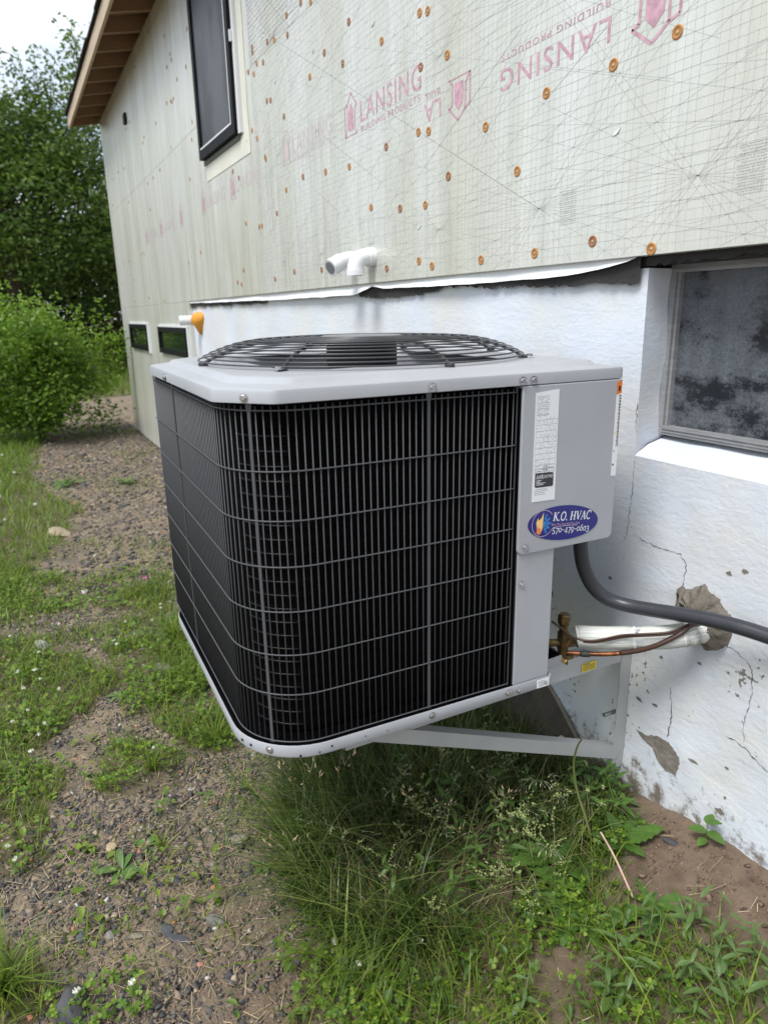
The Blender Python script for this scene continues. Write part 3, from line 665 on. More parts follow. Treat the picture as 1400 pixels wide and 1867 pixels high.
# reveal (jamb) and sloping sill, edges meeting the displaced wall
zs = [z for z in gz if z >= WZB-.001]
b = MB(); b.loft([[(WXL, float(wall_y(WXL, z)), z) for z in zs], [(WXL-.001, .012, z) for z in zs], [(WXL-.006+.004*math.sin(z*30), .075, z+.03*(z < .46)) for z in zs], [(WXL-.01, .12, z+.03*(z < .46)) for z in zs]], False); hp(b, 'window_jamb', M['plaster'], smooth=True)
xs = [x for x in gx if WXL-.001 <= x < 1.31]
b = MB(); b.loft([[(x, float(wall_y(x, WZB)), WZB) for x in xs], [(x, .006, WZB+.006+.002*math.sin(x*25)) for x in xs], [(x, .04, .462+.002*math.sin(x*40)) for x in xs], [(x, .125, .484) for x in xs]], False); hp(b, 'window_sill', M['plaster'], smooth=True)
def conform(pts, off=-.0016):
    return [(x, float(wall_y(x, z))+off, z) for x, z in pts]
def patch(name, pts, mat, jit=.006, sub=5, seed=0, off=-.0016):
    rr = random.Random(seed); out = []; n = len(pts)
    for i in range(n):
        a, c = Vector(pts[i]), Vector(pts[(i+1) % n]); L_ = (c-a).length; k = max(2, int(L_/.006))
        for j in range(k):
            q = a.lerp(c, j/k); out.append((q.x+rr.uniform(-1, 1)*jit*min(1, L_*8), q.y+rr.uniform(-1, 1)*jit*min(1, L_*8)))
    cx = sum(p[0] for p in out)/len(out); cz = sum(p[1] for p in out)/len(out)
    rings = [conform([(cx+(x-cx)*s, cz+(z-cz)*s) for x, z in out], off if s < 1 else off+.0012) for s in (1, .98, .66, .33)]
    b = MB(); b.loft(rings, True, False, True); return hp(b, name, mat, smooth=False)
patch('peeled_patch', [(-.030, -.228), (.001, -.226), (.035, -.209), (.067, -.207), (.1, -.226), (.102, -.242), (.096, -.277), (.067, -.283), (.042, -.272), (.023, -.248), (-.008, -.243)], M['bare'], .005, seed=1)
for k, (x, z, s) in enumerate([(.021, -.009, .007), (.121, .021, .007), (.136, -.214, .012), (.215, -.182, .006), (.196, .261, .009), (.164, .245, .010), (-.151, .128, .008), (-.025, -.143, .012), (.019, -.135, .010), (.215, -.29, .014)]):
    rr = random.Random(k+50); patch('flaked_spot', [(x+s*rr.uniform(.2, 1.1)*math.cos(a), z+s*rr.uniform(.15, .7)*math.sin(a)) for a in np.linspace(0, 5.5, 8)], M['bare'], .004, seed=k)
def crack(pts, w, seed=0):
    rr = random.Random(seed); P = [Vector(p) for p in pts]; out = []
    for i in range(len(P)-1):
        k = max(3, int((P[i+1]-P[i]).length/.006))
        for j in range(k): q = P[i].lerp(P[i+1], j/k); out.append(q+Vector((rr.uniform(-1, 1)*.0025, rr.uniform(-1, 1)*.0025)))
    out.append(P[-1]); V = []; F = []; n = len(out)
    for i, p in enumerate(out):
        t = (out[min(i+1, n-1)]-out[max(i-1, 0)]).normalized(); ww = w*.62*(.25+1.3*rr.random()**1.5)*(.3 if i in (0, n-1) else 1); V += [(p.x-t.y*ww/2, p.y+t.x*ww/2), (p.x+t.y*ww/2, p.y-t.x*ww/2)]
    for i in range(n-1): F.append((2*i, 2*i+1, 2*i+3, 2*i+2))
    b = MB(); b.add(conform(V, -.0012), F); hp(b, 'crack', M['crack'])
for k, (pts, w) in enumerate([([(-.105, .436), (-.106, .40), (-.104, .352), (-.107, .31), (-.106, .272), (-.116, .235)], .0016),
    ([(-.086, .257), (-.05, .25), (-.016, .247), (.02, .25), (.043, .249), (.058, .232), (.061, .217), (.058, .185), (.056, .158)], .0022),
    ([(.175, .092), (.204, .085), (.24, .065), (.246, .02), (.244, -.02), (.238, -.06), (.244, -.10)], .002),
    ([(.055, -.07), (.06, -.101), (.065, -.14), (.061, -.199)], .0028), ([(.205, -.108), (.229, -.109), (.25, -.112), (.275, -.125), (.30, -.132), (.34, -.15)], .0035),
    ([(-.108, .56), (-.11, .52), (-.106, .497)], .003), ([(-.19, .30), (-.195, .22), (-.2, .18)], .001)]): crack(pts, w, k)
# rough mortar patch round the pipes
M['mortar'] = pmat('grey_brown_mortar', (.165, .145, .12), .95, var=.3, vs=26, bump=1., bs=45, bd=.012)
out = [(.186, .127), (.184, .155), (.165, .163), (.148, .180), (.128, .188), (.112, .205), (.098, .192), (.075, .175), (.055, .178), (.050, .15), (.056, .126), (.085, .112), (.098, .092), (.118, .078), (.142, .062), (.160, .070), (.184, .095)]
cx, cz = .125, .132; rr = random.Random(5); rings = []
fine = []
for i in range(len(out)):
    a, c = Vector(out[i]), Vector(out[(i+1) % len(out)])
    for j in range(5): q = a.lerp(c, j/5); fine.append((q.x+rr.uniform(-1, 1)*.003, q.y+rr.uniform(-1, 1)*.003))
for s, h in ((1, .0), (.97, .010), (.9, .018), (.78, .024), (.62, .030), (.45, .034), (.28, .036), (.12, .037)):
    rings.append([(cx+(x-cx)*s, float(wall_y(x, z))-h*(.3+1.4*float(fbm(cx+(x-cx)*s+5, cz+(z-cz)*s, 60, 4, 3))), cz+(z-cz)*s) for x, z in fine])
b = MB(); b.loft(rings, True, False, True); hp(b, 'mortar_patch', M['mortar'], smooth=True)
# tar-black ragged line at the head of the foundation and torn white flashing
def ragged(name, x0, x1, ztop, zbot, mat, yy, amp, step=.012, seed=0, rag=.009):
    rr = random.Random(seed); T = []; B_ = []; x = x0
    while x <= x1:
        zb = zbot(x)+amp*(float(fbm(x, .3, 9, 4, seed))-.5)+rr.uniform(-rag, rag)*.5; T.append((x, yy, ztop)); B_.append((x, yy, zb)); x += step
    b = MB(); b.loft([T, B_], False); return hp(b, name, mat)
ragged('tar_line', -1.50, -.112, .872, lambda x: .824+.006*math.sin(x*6)+.0*(x), M['house_dark'], -.0145, .022, seed=3)
ragged('tar_line', -4.36, -2.6, .872, lambda x: .826, M['house_dark'], -.0145, .02, .03, seed=4)
ragged('tar_line', -.112, 2.9, .872, lambda x: .852, M['house_dark'], -.006, .012, seed=9)
M['flash'] = pmat('white_membrane', (.78, .79, .8), .5, bump=.15, bs=14, bd=.01)
kx = [-4.36, -3.6, -2.75, -2.4, -1.9, -1.50, -1.42, -1.36, -1.28, -1.0, -.7, -.43, -.33, -.26, -.20, -.15, -.115]
kz = [.856, .846, .838, .834, .832, .832, .846, .857, .846, .842, .840, .838, .840, .846, .851, .858, .8665]
T = []; rings = [[], [], [], []]
for x in np.arange(-4.36, -.114, .012):
    zb = float(np.interp(x, kx, kz))+.0025*(float(fbm(x, 1, 11, 3, 8))-.5)*2; w = float(fbm(x, 2, 5, 3, 2))-.5
    for i, t in enumerate((0, .35, .7, 1)): rings[i].append((x, -.014-.012*t-.014*w*t, .874+(zb-.874)*t))
b = MB(); b.loft(rings, False); hp(b, 'flashing', M['flash'], smooth=True)

# insulation boards
BY = -.03
boards = []
def board(x0, x1, z0, z1):
    b = MB(); g = .0006; b.box((x0+g, BY, z0+g), (x1-g, -.0015, z1-g)); o = hp(b, 'insulation_board', M['board'], bevel=.001); boards.append((x0, x1, z0, z1, o)); return o
for a, c in ((-7.85, -6.25), (-6.25, -4.40), (-4.40, -2.50), (-2.50, -.992), (-.992, 1.446), (1.446, 3.0)): board(a, c, .868, 1.889)
for a, c in ((-7.85, -7.0), (-7.0, -5.6), (-5.6, -4.40), (-4.40, -1.93), (-1.93, .5), (.5, 3.0)): board(a, c, 1.889, 2.81)
for a, c in ((-7.85, -6.0), (-6.0, -4.345)): board(a, c, -.53, .868)
def board_at(x, z):
    for x0, x1, z0, z1, o in boards:
        if x0 <= x <= x1 and z0 <= z <= z1: return o
    return boards[4][4]
# foil-faced seam tape over the long joint far away
b = MB(); b.box((-7.85, BY-.0012, 1.876), (-3.6, BY-.0004, 1.902)); hp(b, 'seam_tape', M['board'])
# printed setting-out lines: one flat print per board in the near field
def ribbon2(mb, a, c, w):
    a, c = Vector(a), Vector(c); t = (c-a).normalized(); n = Vector((-t.y, t.x))*w/2
    q = [a+n, a-n, c-n, c+n]; mb.add([(p.x, BY-.0003, p.y) for p in q], [(0, 1, 2, 3)])
def clip(a, c, bx):
    x0, x1, z0, z1 = bx; t0, t1 = 0., 1.; d = (c[0]-a[0], c[1]-a[1])
    for p_, q_ in ((-d[0], a[0]-x0), (d[0], x1-a[0]), (-d[1], a[1]-z0), (d[1], z1-a[1])):
        if abs(p_) < 1e-9:
            if q_ < 0: return None
        else:
            r_ = q_/p_
            if p_ < 0: t0 = max(t0, r_)
            else: t1 = min(t1, r_)
    return None if t0 >= t1 else ((a[0]+d[0]*t0, a[1]+d[1]*t0), (a[0]+d[0]*t1, a[1]+d[1]*t1))
rr = random.Random(12)
for bx in [q for q in boards if q[1] > -2.6 and q[0] < 1.4 and q[2] > .5] + [boards[9]]:
    lo = (max(bx[0], -2.6)+.004, min(bx[1], 1.45)-.004, bx[2]+.004, bx[3]-.004); g = MB(); gf = MB()
    if lo[0] >= lo[1]: continue
    x = .017-.0190*160
    while x < lo[1]:
        if x > lo[0] and rr.random() < .9: ribbon2(gf, (x, lo[2]), (x, lo[3]), .0006)
        x += .0190
    z = 1.002-.019*8; k = 0
    while z < lo[3]:
        if z > lo[2]:
            ribbon2(g if k % 3 == 0 else gf, (lo[0], z), (lo[1], z), .0009 if k % 3 == 0 else .0007)
        z += .0190; k += 1
    for zs_ in (1.002, 1.459, 1.916, 2.373):
        for i in range(-8, 6):
            sx = .017+.457*i
            for sl_ in (.09, .2, .33, .5, .72, 1.05):
                for sgn in (-1, 1):
                    for dr in (-1, 1):
                        if rr.random() < .2: continue
                        L_ = (.35+.75*rr.random())/math.hypot(1, sl_)
                        q = clip((sx, zs_), (sx+dr*L_, zs_+dr*sgn*sl_*L_), lo)
                        if q: ribbon2(g, q[0], q[1], .00058)
    for m_, mt in ((g, 'grid_line'), (gf, 'grid_line_faint')):
        if m_.v: m_.build('printed_lines', M[mt], bx[4])
# notices of fine print
for x0, z0, w, h in ((.095, .955, .06, .085), (-.37, .955, .06, .075)):
    g = MB(); z = z0
    while z < z0+h:
        x = x0+.012*rr.random()
        while x < x0+w: l = .004+.009*rr.random(); g.box((x, BY-.0005, z), (min(x+l, x0+w), BY-.0004, z+.0016)); x += l+.002
        z += .0048
    g.build('fine_print', M['grid_line'], board_at(x0, z0))
# the maker's print
def logo(x, z, w, h, mat, par, flip=False):
    s = -1 if flip else 1; b = MB(); P = lambda u, v: (x+s*u*w, BY-.0007, z+s*v*h)
    def ln(a, c, t=.055):
        a, c = Vector((a[0]*w, a[1]*h)), Vector((c[0]*w, c[1]*h)); d = (c-a).normalized(); n = Vector((-d.y, d.x))*t*w/2; q = [a+n, a-n, c-n, c+n]
        b.add([(x+s*p.x, BY-.0007, z+s*p.y) for p in q], [(0, 1, 2, 3)])
    ln((0, 0), (0, .72)); ln((0, .72), (.22, .78)); ln((.22, .78), (.22, .2)); ln((.22, .2), (.0, 0)); ln((.22, .78), (.55, 1)); ln((.55, 1), (1, .66)); ln((1, .66), (.84, .62)); ln((.84, .62), (.84, .1)); ln((.84, .1), (1, .0)); ln((0, .0), (1, .0), .03)
    b.add([P(.32, .12), P(.72, .12), P(.72, .58), P(.52, .78), P(.32, .58)], [(0, 1, 2, 3, 4)]); b.build('printed_logo', mat, par)
B3, B4, B2, B1 = boards[3][4], boards[4][4], boards[2][4], boards[1][4]
text_mesh('printed_lettering', 'LANSING', M['print'], B3, -1.418, 1.404, .068, .415, space=1.15); text_mesh('printed_lettering', 'BUILDING PRODUCTS', M['print'], B3, -1.415, 1.372, .020, .405, space=1.2); logo(-1.545, 1.378, .098, .135, M['print'], B3)
text_mesh('printed_lettering', 'LANSING', M['print_faint'], B3, -2.085, 1.425, .068, .42, space=1.15); text_mesh('printed_lettering', 'BUILDING PRODUCTS', M['print_faint'], B3, -2.08, 1.394, .02, .40, space=1.2); logo(-2.21, 1.40, .098, .135, M['print_faint'], B3)
for x in (-2.95, -3.6, -4.26): text_mesh('printed_lettering', 'LANSING', M['print_faint'], B2, x-.0, 1.40, .068, .42) if x > -3.9 else None; logo(x-.11, 1.375, .09, .135, M['print'], B2)
for x in (-5.0, -5.66): text_mesh('printed_lettering', 'LANSING', M['print_faint'], B1, x, 1.40, .068, .42); logo(x-.11, 1.375, .09, .135, M['print'], B1)
text_mesh('printed_lettering', 'LA', M['print'], B4, -.893, 1.355, .050, .092, flip=True, space=1.1); text_mesh('printed_lettering', 'BUIL', M['print'], B4, -.898, 1.381, .015, .083, flip=True, space=1.2); logo(-.746, 1.382, .104, .106, M['print'], B4, True)
text_mesh('printed_lettering', 'LANSING', M['print'], B4, -.235, 1.344, .049, .375, flip=True, space=1.15); text_mesh('printed_lettering', 'BUILDING PRODUCTS', M['print'], B4, -.240, 1.377, .0145, .368, flip=True, space=1.2); logo(-.058, 1.372, .118, .112, M['print'], B4, True)
# cap washers
M['cap'] = pmat('rusty_orange_cap', (.42, .19, .05), .5, var=.25, vs=40, bump=.2, bs=150, bd=.001); M['cap2'] = pmat('brown_cap', (.30, .13, .06), .5, var=.25, vs=40); M['cap_pin'] = pmat('cap_pin', (.6, .5, .3), .3, metal=.6)
CAPS = [(-1.49,1.73),(-1.25,1.6),(-1.01,1.6),(-0.965,1.59),(-1.71,1.7),(-1.55,1.62),(-1.86,1.66),(-0.86,1.45),(-1.005,1.46),(-1.23,1.29),(-1.02,1.29),(-0.96,1.28),(-1.52,1.28),(-1.74,1.3),(-1.98,1.32),(-0.67,1.23),(-0.85,1.14),(-0.53,1.1),(-1.35,1.12),(-1.14,1.09),(-0.98,1.08),(-0.68,0.9),(-0.45,0.9),(-1.02,0.92),(-0.94,0.9),(-1.24,0.91),(-1.82,0.94),(-2.14,0.95),(-2.19,1.3),(-2.17,1.59),(-2.33,1.69),(-2.08,1.94),(-2.08,1.87),(-1.82,1.9),(-1.92,1.93),(-2.24,1.9),(-2.33,1.92),(-0.43,1.25),(-2.33,1.22),(-2.56,1.19),(-2.41,0.93),(-2.44,1.47),(-2.55,1.58),(-2.54,1.94),(-2.49,1.88),(-2.4,1.86),(-2.54,1.85),(-0.06,1.26),(-0.22,1.25),(-0.25,0.91),(-0.08,0.88),(-2.38,1.7),(-2.6,1.19),(-2.45,1.48),(-2.54,1.96),(-2.62,1.63),(-2.62,1.88),(-2.89,1.46),(-2.92,1.0),(-2.82,1.23),(-2.99,1.51),(-2.98,0.93),(-4.08,2.23),(-3.72,2.4),(-3.82,2.23),(-4.21,2.41),(-4.33,2.55),(-3.83,1.83),(-3.63,1.82)]
rr = random.Random(21)
for k in range(46):
    x = rr.uniform(-7.7, -3.0); z = rr.choice([.92, 1.15, 1.3, 1.6, 1.85, 1.93, 2.15, 2.4, 2.7])+rr.uniform(-.03, .03)
    if not (-3.6 < x < -2.6 and z > 1.45): CAPS.append((x, z))
c0_ = {}
for x, z in CAPS:
    kind = 'cap' if rr.random() < (.75 if x > -1.1 else .35) else 'cap2'; bo = board_at(x, z)
    if kind not in c0_:
        b = MB(); b.lathe([(.0125, -.001), (.0128, .0012), (.0105, .0022), (.006, .0004), (.0045, .0002)], (0, BY, 0), 'Y', 16); b.lathe([(.0028, .0002), (.003, .0014), (.0015, .002)], (0, BY, 0), 'Y', 8)
        o = b.build('cap_washer', M[kind], bo, smooth='auto', loc=(x, 0, z)); o.data.materials.append(M['cap_pin']); c0_[kind] = o
        for pl in o.data.polygons:
            if max(math.hypot(o.data.vertices[i].co.x, o.data.vertices[i].co.z) for i in pl.vertices) < .0035: pl.material_index = 1
    else:
        o = c0_[kind].copy(); col.objects.link(o); o.parent = bo; o.location = (x, 0, z)
    o.scale = (rr.uniform(.85, 1.12),)*3 if False else (1, 1, 1)
# scuffs where staples tore the facer
for x, z in ((-1.31, 1.665), (-1.82, 1.735), (-2.26, 1.745), (-.2, 1.12), (-1.02, 1.02)):
    b = MB(); b.add([(x-.012, BY-.0006, z-.006), (x+.004, BY-.003, z-.004), (x+.014, BY-.0006, z+.008), (x-.002, BY-.0006, z+.003)], [(0, 1, 2, 3)]); b.build('torn_facer', M['white_trim'], board_at(x, z))

# upper window
uw = MB()
def frame_box(name, x0, x1, z0, z1, w, y0, y1, mat, par=None):
    b = MB(); b.box((x0, y0, z0), (x1, y1, z0+w)); b.box((x0, y0, z1-w), (x1, y1, z1)); b.box((x0, y0, z0+w), (x0+w, y1, z1-w)); b.box((x1-w, y0, z0+w), (x1, y1, z1-w)); return hp(b, name, mat, par)
b = MB(); b.box((-3.53, BY-.003, 1.54), (-2.66, BY-.0005, 1.64)); hp(b, 'window_tape', M['tape']); b = MB(); b.loft([[(-2.745, BY-.0035, z), (-2.665+.012*(float(fbm(z, 3, 6, 3, 4))-.5), BY-.0035, z), (-2.665+.012*(float(fbm(z, 3, 6, 3, 4))-.5), BY-.0005, z), (-2.745, BY-.0005, z)] for z in np.arange(1.60, 2.77, .03)], True, True, True); hp(b, 'window_tape', M['tape'])
b = MB(); b.box((-2.794, -.048, 1.65), (-2.757, BY, 2.72)); hp(b, 'window_casing', M['white_trim']); b = MB(); b.box((-3.54, -.042, 1.628), (-2.80, BY, 1.65)); hp(b, 'under_window_shade', pmat('painted_gap_shade', (.10, .11, .09), .6))  # last box: shadowed gap below the window, painted as a dark strip
wf = frame_box('window', -3.54, -2.795, 1.655, 2.72, .046, -.066, -.02, M['black_frame'])
M['glass'] = pmat('screened_glass_painted_reflection', (.05, .051, .06), .35, spec=.3, c2=(.009, .009, .012), c2s=1.3, c2t=(.44, .54), stretch=(2.4, 1, .9))  # lighter and darker noise tones are reflections painted into the pane
b = MB(); b.box((-3.494, -.056, 1.701), (-2.841, -.050, 2.674)); b.build('pane', M['glass'], wf)
b = MB(); b.box((-2.852, -.0675, 1.703), (-2.843, -.0665, 2.672)); b.box((-3.492, -.0675, 1.703), (-2.853, -.0665, 1.711)); b.build('screen_edge', M['white_trim'], wf)
b = MB(); b.box((-2.794, -.062, 2.055), (-2.782, -.050, 2.105)); b.build('window_latch', M['white_trim'], wf)
M['green_glass'] = pmat('dark_reflecting_glass', (.012, .02, .014), .06, spec=.8)
for x0, x1, z0, z1 in ((-7.25, -6.17, .445, .695), (-5.56, -4.445, .458, .68)):
    wf = frame_box('window', x0, x1, z0, z1, .042, -.055, -.02, M['black_frame'])
    b = MB(); b.box((x0+.04, -.038, z0+.04), (x1-.04, -.034, z1-.04)); b.build('pane', M['green_glass'], wf)
    b = MB(); b.box((x0-.01, -.045, z1), (x1+.045, BY, z1+.018)); b.box((x1+.001, -.045, z0-.02), (x1+.042, BY, z1)); b.build('window_flange', M['white_trim'], wf)
b = MB(); b.box((-6.20, -.05, 2.42), (-6.10, BY, 2.50)); hp(b, 'wall_box', M['black_frame'])
# basement window beside the unit
wf = MB(); FY0, FY1 = .072, .10
for a, c in (((-.114, FY0, .484), (-.0995, FY1, .852)), ((-.0985, FY0+.006, .505), (-.0915, FY1, .836)), ((1.28, FY0, .484), (1.30, FY1, .846)), ((-.099, FY0, .484), (1.28, FY1, .5045)), ((-.099, FY0-.003, .491), (1.28, FY0-.0005, .4935)), ((-.099, FY0-.003, .498), (1.28, FY0-.0005, .5)), ((-.099, FY0, .836), (1.28, FY1, .852)), ((-.099, FY0-.003, .840), (1.28, FY0-.0005, .843))): wf.box(a, c)
bw = hp(wf, 'basement_window', M['alu_old'])
def dirty_glass():
    m = pmat('dirty_glass', (.012, .014, .017), .12, spec=.5); N, L = nodes(m); b = N['Principled BSDF']
    tc = N.new('ShaderNodeTexCoord')
    def ns(s, d, ro=.6, st=(1, 1, 1), dist=0):
        mp = N.new('ShaderNodeMapping'); mp.inputs['Scale'].default_value = st; L.new(tc.outputs['Object'], mp.inputs[0]); n = N.new('ShaderNodeTexNoise'); n.inputs['Scale'].default_value = s; n.inputs['Detail'].default_value = d; n.inputs['Roughness'].default_value = ro; n.inputs['Distortion'].default_value = dist; L.new(mp.outputs[0], n.inputs[0]); return n.outputs[0]
    def mr(x, a, c, o0=0, o1=1):
        q = N.new('ShaderNodeMapRange'); q.inputs[1].default_value = a; q.inputs[2].default_value = c; q.inputs[3].default_value = o0; q.inputs[4].default_value = o1; L.new(x, q.inputs[0]); return q.outputs[0]
    def mul(a, c):
        q = N.new('ShaderNodeMath'); q.operation = 'MULTIPLY'; L.new(a, q.inputs[0]); L.new(c, q.inputs[1]); return q.outputs[0]
    big = mr(ns(5.5, 9, .72, (1, 1, 1.6)), .40, .50, .06, 1); fine = mr(ns(260, 3, .7), .3, .7, .35, 1.2); streak = mr(ns(30, 4, .6, (1, 1, .12)), .3, .7, .65, 1.1)
    f = mul(mul(big, fine), streak); cr = N.new('ShaderNodeMix'); cr.data_type = 'RGBA'; cr.inputs[6].default_value = (.012, .014, .017, 1); cr.inputs[7].default_value = (.15, .165, .185, 1); L.new(f, cr.inputs[0]); L.new(cr.outputs[2], b.inputs['Base Color'])
    L.new(mr(f, 0, 1, .12, .7), b.inputs['Roughness']); return m
b = MB(); b.box((-.0915, .090, .5045), (1.28, .094, .836)); b.build('pane', dirty_glass(), bw)

# roof: rafters, fascia, shingles
M['lumber'] = pmat('raw_lumber', (.27, .165, .095), .7, var=.15, vs=10, stretch=(.4, 6, 6), bump=.1, bs=60); M['lumber_pale'] = pmat('pale_fascia_board', (.46, .36, .25), .65, var=.1, vs=8, stretch=(.4, 6, 6)); M['shingle'] = pmat('black_shingle', (.022, .022, .026), .85, bump=.5, bs=300, bd=.003)
PIT = .055/.286
def rz(y): return 2.745+(y+.316)*PIT
b = MB(); b.box((-7.93, -.338, 2.732), (3.0, -.3165, 2.838)); hp(b, 'fascia', M['lumber_pale'])
r0 = None
for k in range(27):
    x = -7.925+.406*k
    if r0 is None:
        b = MB(); b.loft([[(0, y, rz(y)), (.038, y, rz(y)), (.038, y, rz(y)+.10), (0, y, rz(y)+.10)] for y in (-.316, .9)], True, True, True); r0 = hp(b, 'rafter', M['lumber']); r0.location = (x-HC[0], -HC[1], -HC[2])
    else: o = r0.copy(); col.objects.link(o); o.location = (x-HC[0], -HC[1], -HC[2])
b = MB(); b.loft([[(x, -.335, rz(-.335)+.102), (x, 3.0, rz(3.0)+.102), (x, 3.0, rz(3.)+.115), (x, -.335, rz(-.335)+.115)] for x in (-7.95, 3.0)], True, True, True); hp(b, 'roof_deck', M['lumber'])
b = MB(); b.loft([[(x, -.2, rz(-.2)+.132), (x, 3.0, rz(3.0)+.132), (x, 3.0, rz(3.)+.136), (x, -.2, rz(-.2)+.136)] for x in (-7.96, 3.0)], True, True, True); hp(b, 'roof_covering', M['shingle'])
s0 = None; x = -7.97; rr = random.Random(4)
while x < 2.9:
    loc = (x-HC[0], rr.uniform(-.006, .006)-HC[1], rr.uniform(0, .004)-HC[2])
    if s0 is None:
        b = MB(); b.loft([[(xx, -.362, rz(-.362)+.117), (xx, -.18, rz(-.18)+.117), (xx, -.18, rz(-.18)+.131), (xx, -.362, rz(-.362)+.131)] for xx in (0, .296)], True, True, True); s0 = hp(b, 'shingle', M['shingle']); s0.location = loc
    else: o = s0.copy(); col.objects.link(o); o.location = loc
    x += .30
# white vent elbows
M['pvc'] = pmat('white_pvc', (.74, .75, .77), .35); M['mouth'] = pmat('painted_bore_shade', (.22, .23, .25), .6)  # second material: shade inside the bore, painted grey on flat end discs
va = empty('vent_elbow', (-1.36, -.03, .952)); tag(va, 'white plastic vent elbow turned down out of the foil board wall', 'pipe', 'white vent pipes'); cA = (-1.36, -.03, .952)
p = smooth_path([(-1.345, -.02, .955), (-1.345, -.06, .955), (-1.345, -.088, .945), (-1.345, -.10, .92), (-1.345, -.10, .893)], 7)
b = MB(); b.tube(p, .029, 20, cap=False); bl(b.build('elbow', M['pvc'], va, smooth=True), cA)
b = MB(); b.tube([p[-6], p[-1]], .0325, 20); b.tube([(-1.345, -.03, .955), (-1.345, -.052, .955)], .033, 20); bl(b.build('socket_rim', M['pvc'], va, smooth='auto'), cA)
b = MB(); b.tube([p[-1]+Vector((0, 0, -.0002)), p[-1]+Vector((0, 0, -.0006))], .025, 20); bl(b.build('mouth_shade_disc', M['mouth'], va), cA)
vb = empty('vent_pipe', (-1.50, -.03, .952)); tag(vb, 'white plastic vent pipe angled away behind the down-turned elbow', 'pipe', 'white vent pipes'); cB = (-1.50, -.03, .952)
p = smooth_path([(-1.49, -.02, .957), (-1.49, -.06, .957), (-1.485, -.10, .945), (-1.475, -.14, .925)], 7)
b = MB(); b.tube(p, .028, 20); bl(b.build('pipe', M['pvc'], vb, smooth=True), cB)
b = MB(); b.tube([p[-9], p[-1]+(p[-1]-p[-2])*.2], .0315, 20); bl(b.build('socket_rim', M['pvc'], vb, smooth='auto'), cB)
q = p[-1]+(p[-1]-p[-2])*.25; b = MB(); b.tube([q, q+(p[-1]-p[-2])*.1], .0235, 20); bl(b.build('mouth_shade_disc', M['mouth'], vb), cB)
# far pipe stub and expanding foam
M['foam_orange'] = pmat('orange_spray_foam', (.65, .28, .03), .7, var=.2, vs=20, bump=.5, bs=40, bd=.01)
ps = empty('pipe_stub', (-4.30, -.02, .72)); tag(ps, 'short white pipe stub bedded in orange spray foam at the end of the far boards', 'pipe'); cS = (-4.30, -.02, .72)
b = MB(); b.tube([(-4.17, .0, .733), (-4.17, -.05, .735), (-4.19, -.14, .735)], .033, 14); bl(b.build('pipe', M['pvc'], ps, smooth='auto'), cS)
rings = []
for i, (z, w, d) in enumerate([(.79, .02, .03), (.78, .06, .05), (.75, .08, .06), (.72, .07, .055), (.69, .045, .04), (.66, .03, .03), (.635, .008, .012)]):
    rings.append([(-4.11-.015*i*.3+w*math.cos(a)*(1+.2*math.sin(3*a+i)), -.004-d*max(0, math.sin(a))*(1+.2*math.cos(2*a+i)) + (.01 if math.sin(a) < 0 else 0), z) for a in [2*math.pi*k/14 for k in range(14)]])
b = MB(); b.loft(rings, True, True, True); bl(b.build('spray_foam', M['foam_orange'], ps, smooth=True), cS)
# ---------------------------------------------------------------- ground
def zwall(x): return np.interp(x, [-40, -8, -1.0, -.5, -.2, 0, .13, .33, .8, 3], [-.56, -.56, -.54, -.50, -.45, -.40, -.365, -.345, -.33, -.32])
def gz_(x, y):
    x = np.asarray(x, float); y = np.asarray(y, float)
    zb = -.525-.03*np.clip((-x-1)/3, 0, 1)+.03*(fbm(x+50, y+50, .9, 3, 31)-.5)+.022*(fbm(x+9, y+3, 5, 3, 33)-.5)
    zb = zb-.05*np.clip((-y-1.2)/2, 0, 1)
    far = np.clip((np.hypot(x, y)-14)/60, 0, 1); zb = zb+.9*far*far
    w = np.exp(-(np.clip(-y, 0, 50)/.34)**1.3); return zb+(zwall(x)-zb)*w
def in_poly(x, y, poly):
    r = np.zeros(np.shape(x), bool); n = len(poly)
    for i in range(n):
        x0, y0 = poly[i]; x1, y1 = poly[(i+1) % n]
        c = ((y0 > y) != (y1 > y)); t = np.where(c, (x1-x0)*(y-y0)/np.where(y1 == y0, 1e-9, y1-y0)+x0, 0); r ^= c & (x < t)
    return r
def soft(x, y, poly, jit=.10, seed=0, sc=6):
    dx = (fbm(x, y, sc, 3, 71+seed)-.5)*2*jit; dy = (fbm(x, y, sc, 3, 91+seed)-.5)*2*jit
    return in_poly(x+dx, y+dy, poly)
P_FAR = [(-7.2, -1.1), (-5.6, -1.22), (-4.13, -.98), (-3.5, -1.12), (-3.0, -1.3), (-2.4, -1.32), (-2.2, -1.6), (-2.4, -6), (-40, -6), (-40, -1.7), (-9, -1.0)]
P_FAR2 = [(-11.5, -1.6), (-11.8, .2), (-14, 3), (-60, 9), (-60, -9), (-13, -5)]
P_MID = [(-2.65, -1.15), (-2.85, -.85), (-2.55, -.66), (-1.85, -.72), (-1.9, -.95), (-2.3, -1.0)]
P_LOW = [(-2.3, -1.6), (-1.87, -1.2), (-1.55, -1.05), (-1.36, -1.17), (-1.25, -1.25), (-1.09, -1.33), (-.91, -1.30), (-.70, -1.34), (-.60, -1.40), (-.62, -3), (-3.2, -4)]
P_NEAR = [(-1.8, -1.05), (-1.95, -.7), (-1.2, -.62), (-.88, -.76), (-.84, -.88), (-1.05, -.92), (-1.26, -1.04)]
P_PATCH = [(-3.4, -1.5), (-2.75, -1.13), (-2.6, -.65), (-1.95, -.74), (-1.84, -1.04), (-2.1, -1.5)]
P_TUFT = [(-1.04, -1.22), (-1.07, -1.1), (-1.05, -.97), (-.88, -.94), (-.76, -1.0), (-.78, -1.16)]
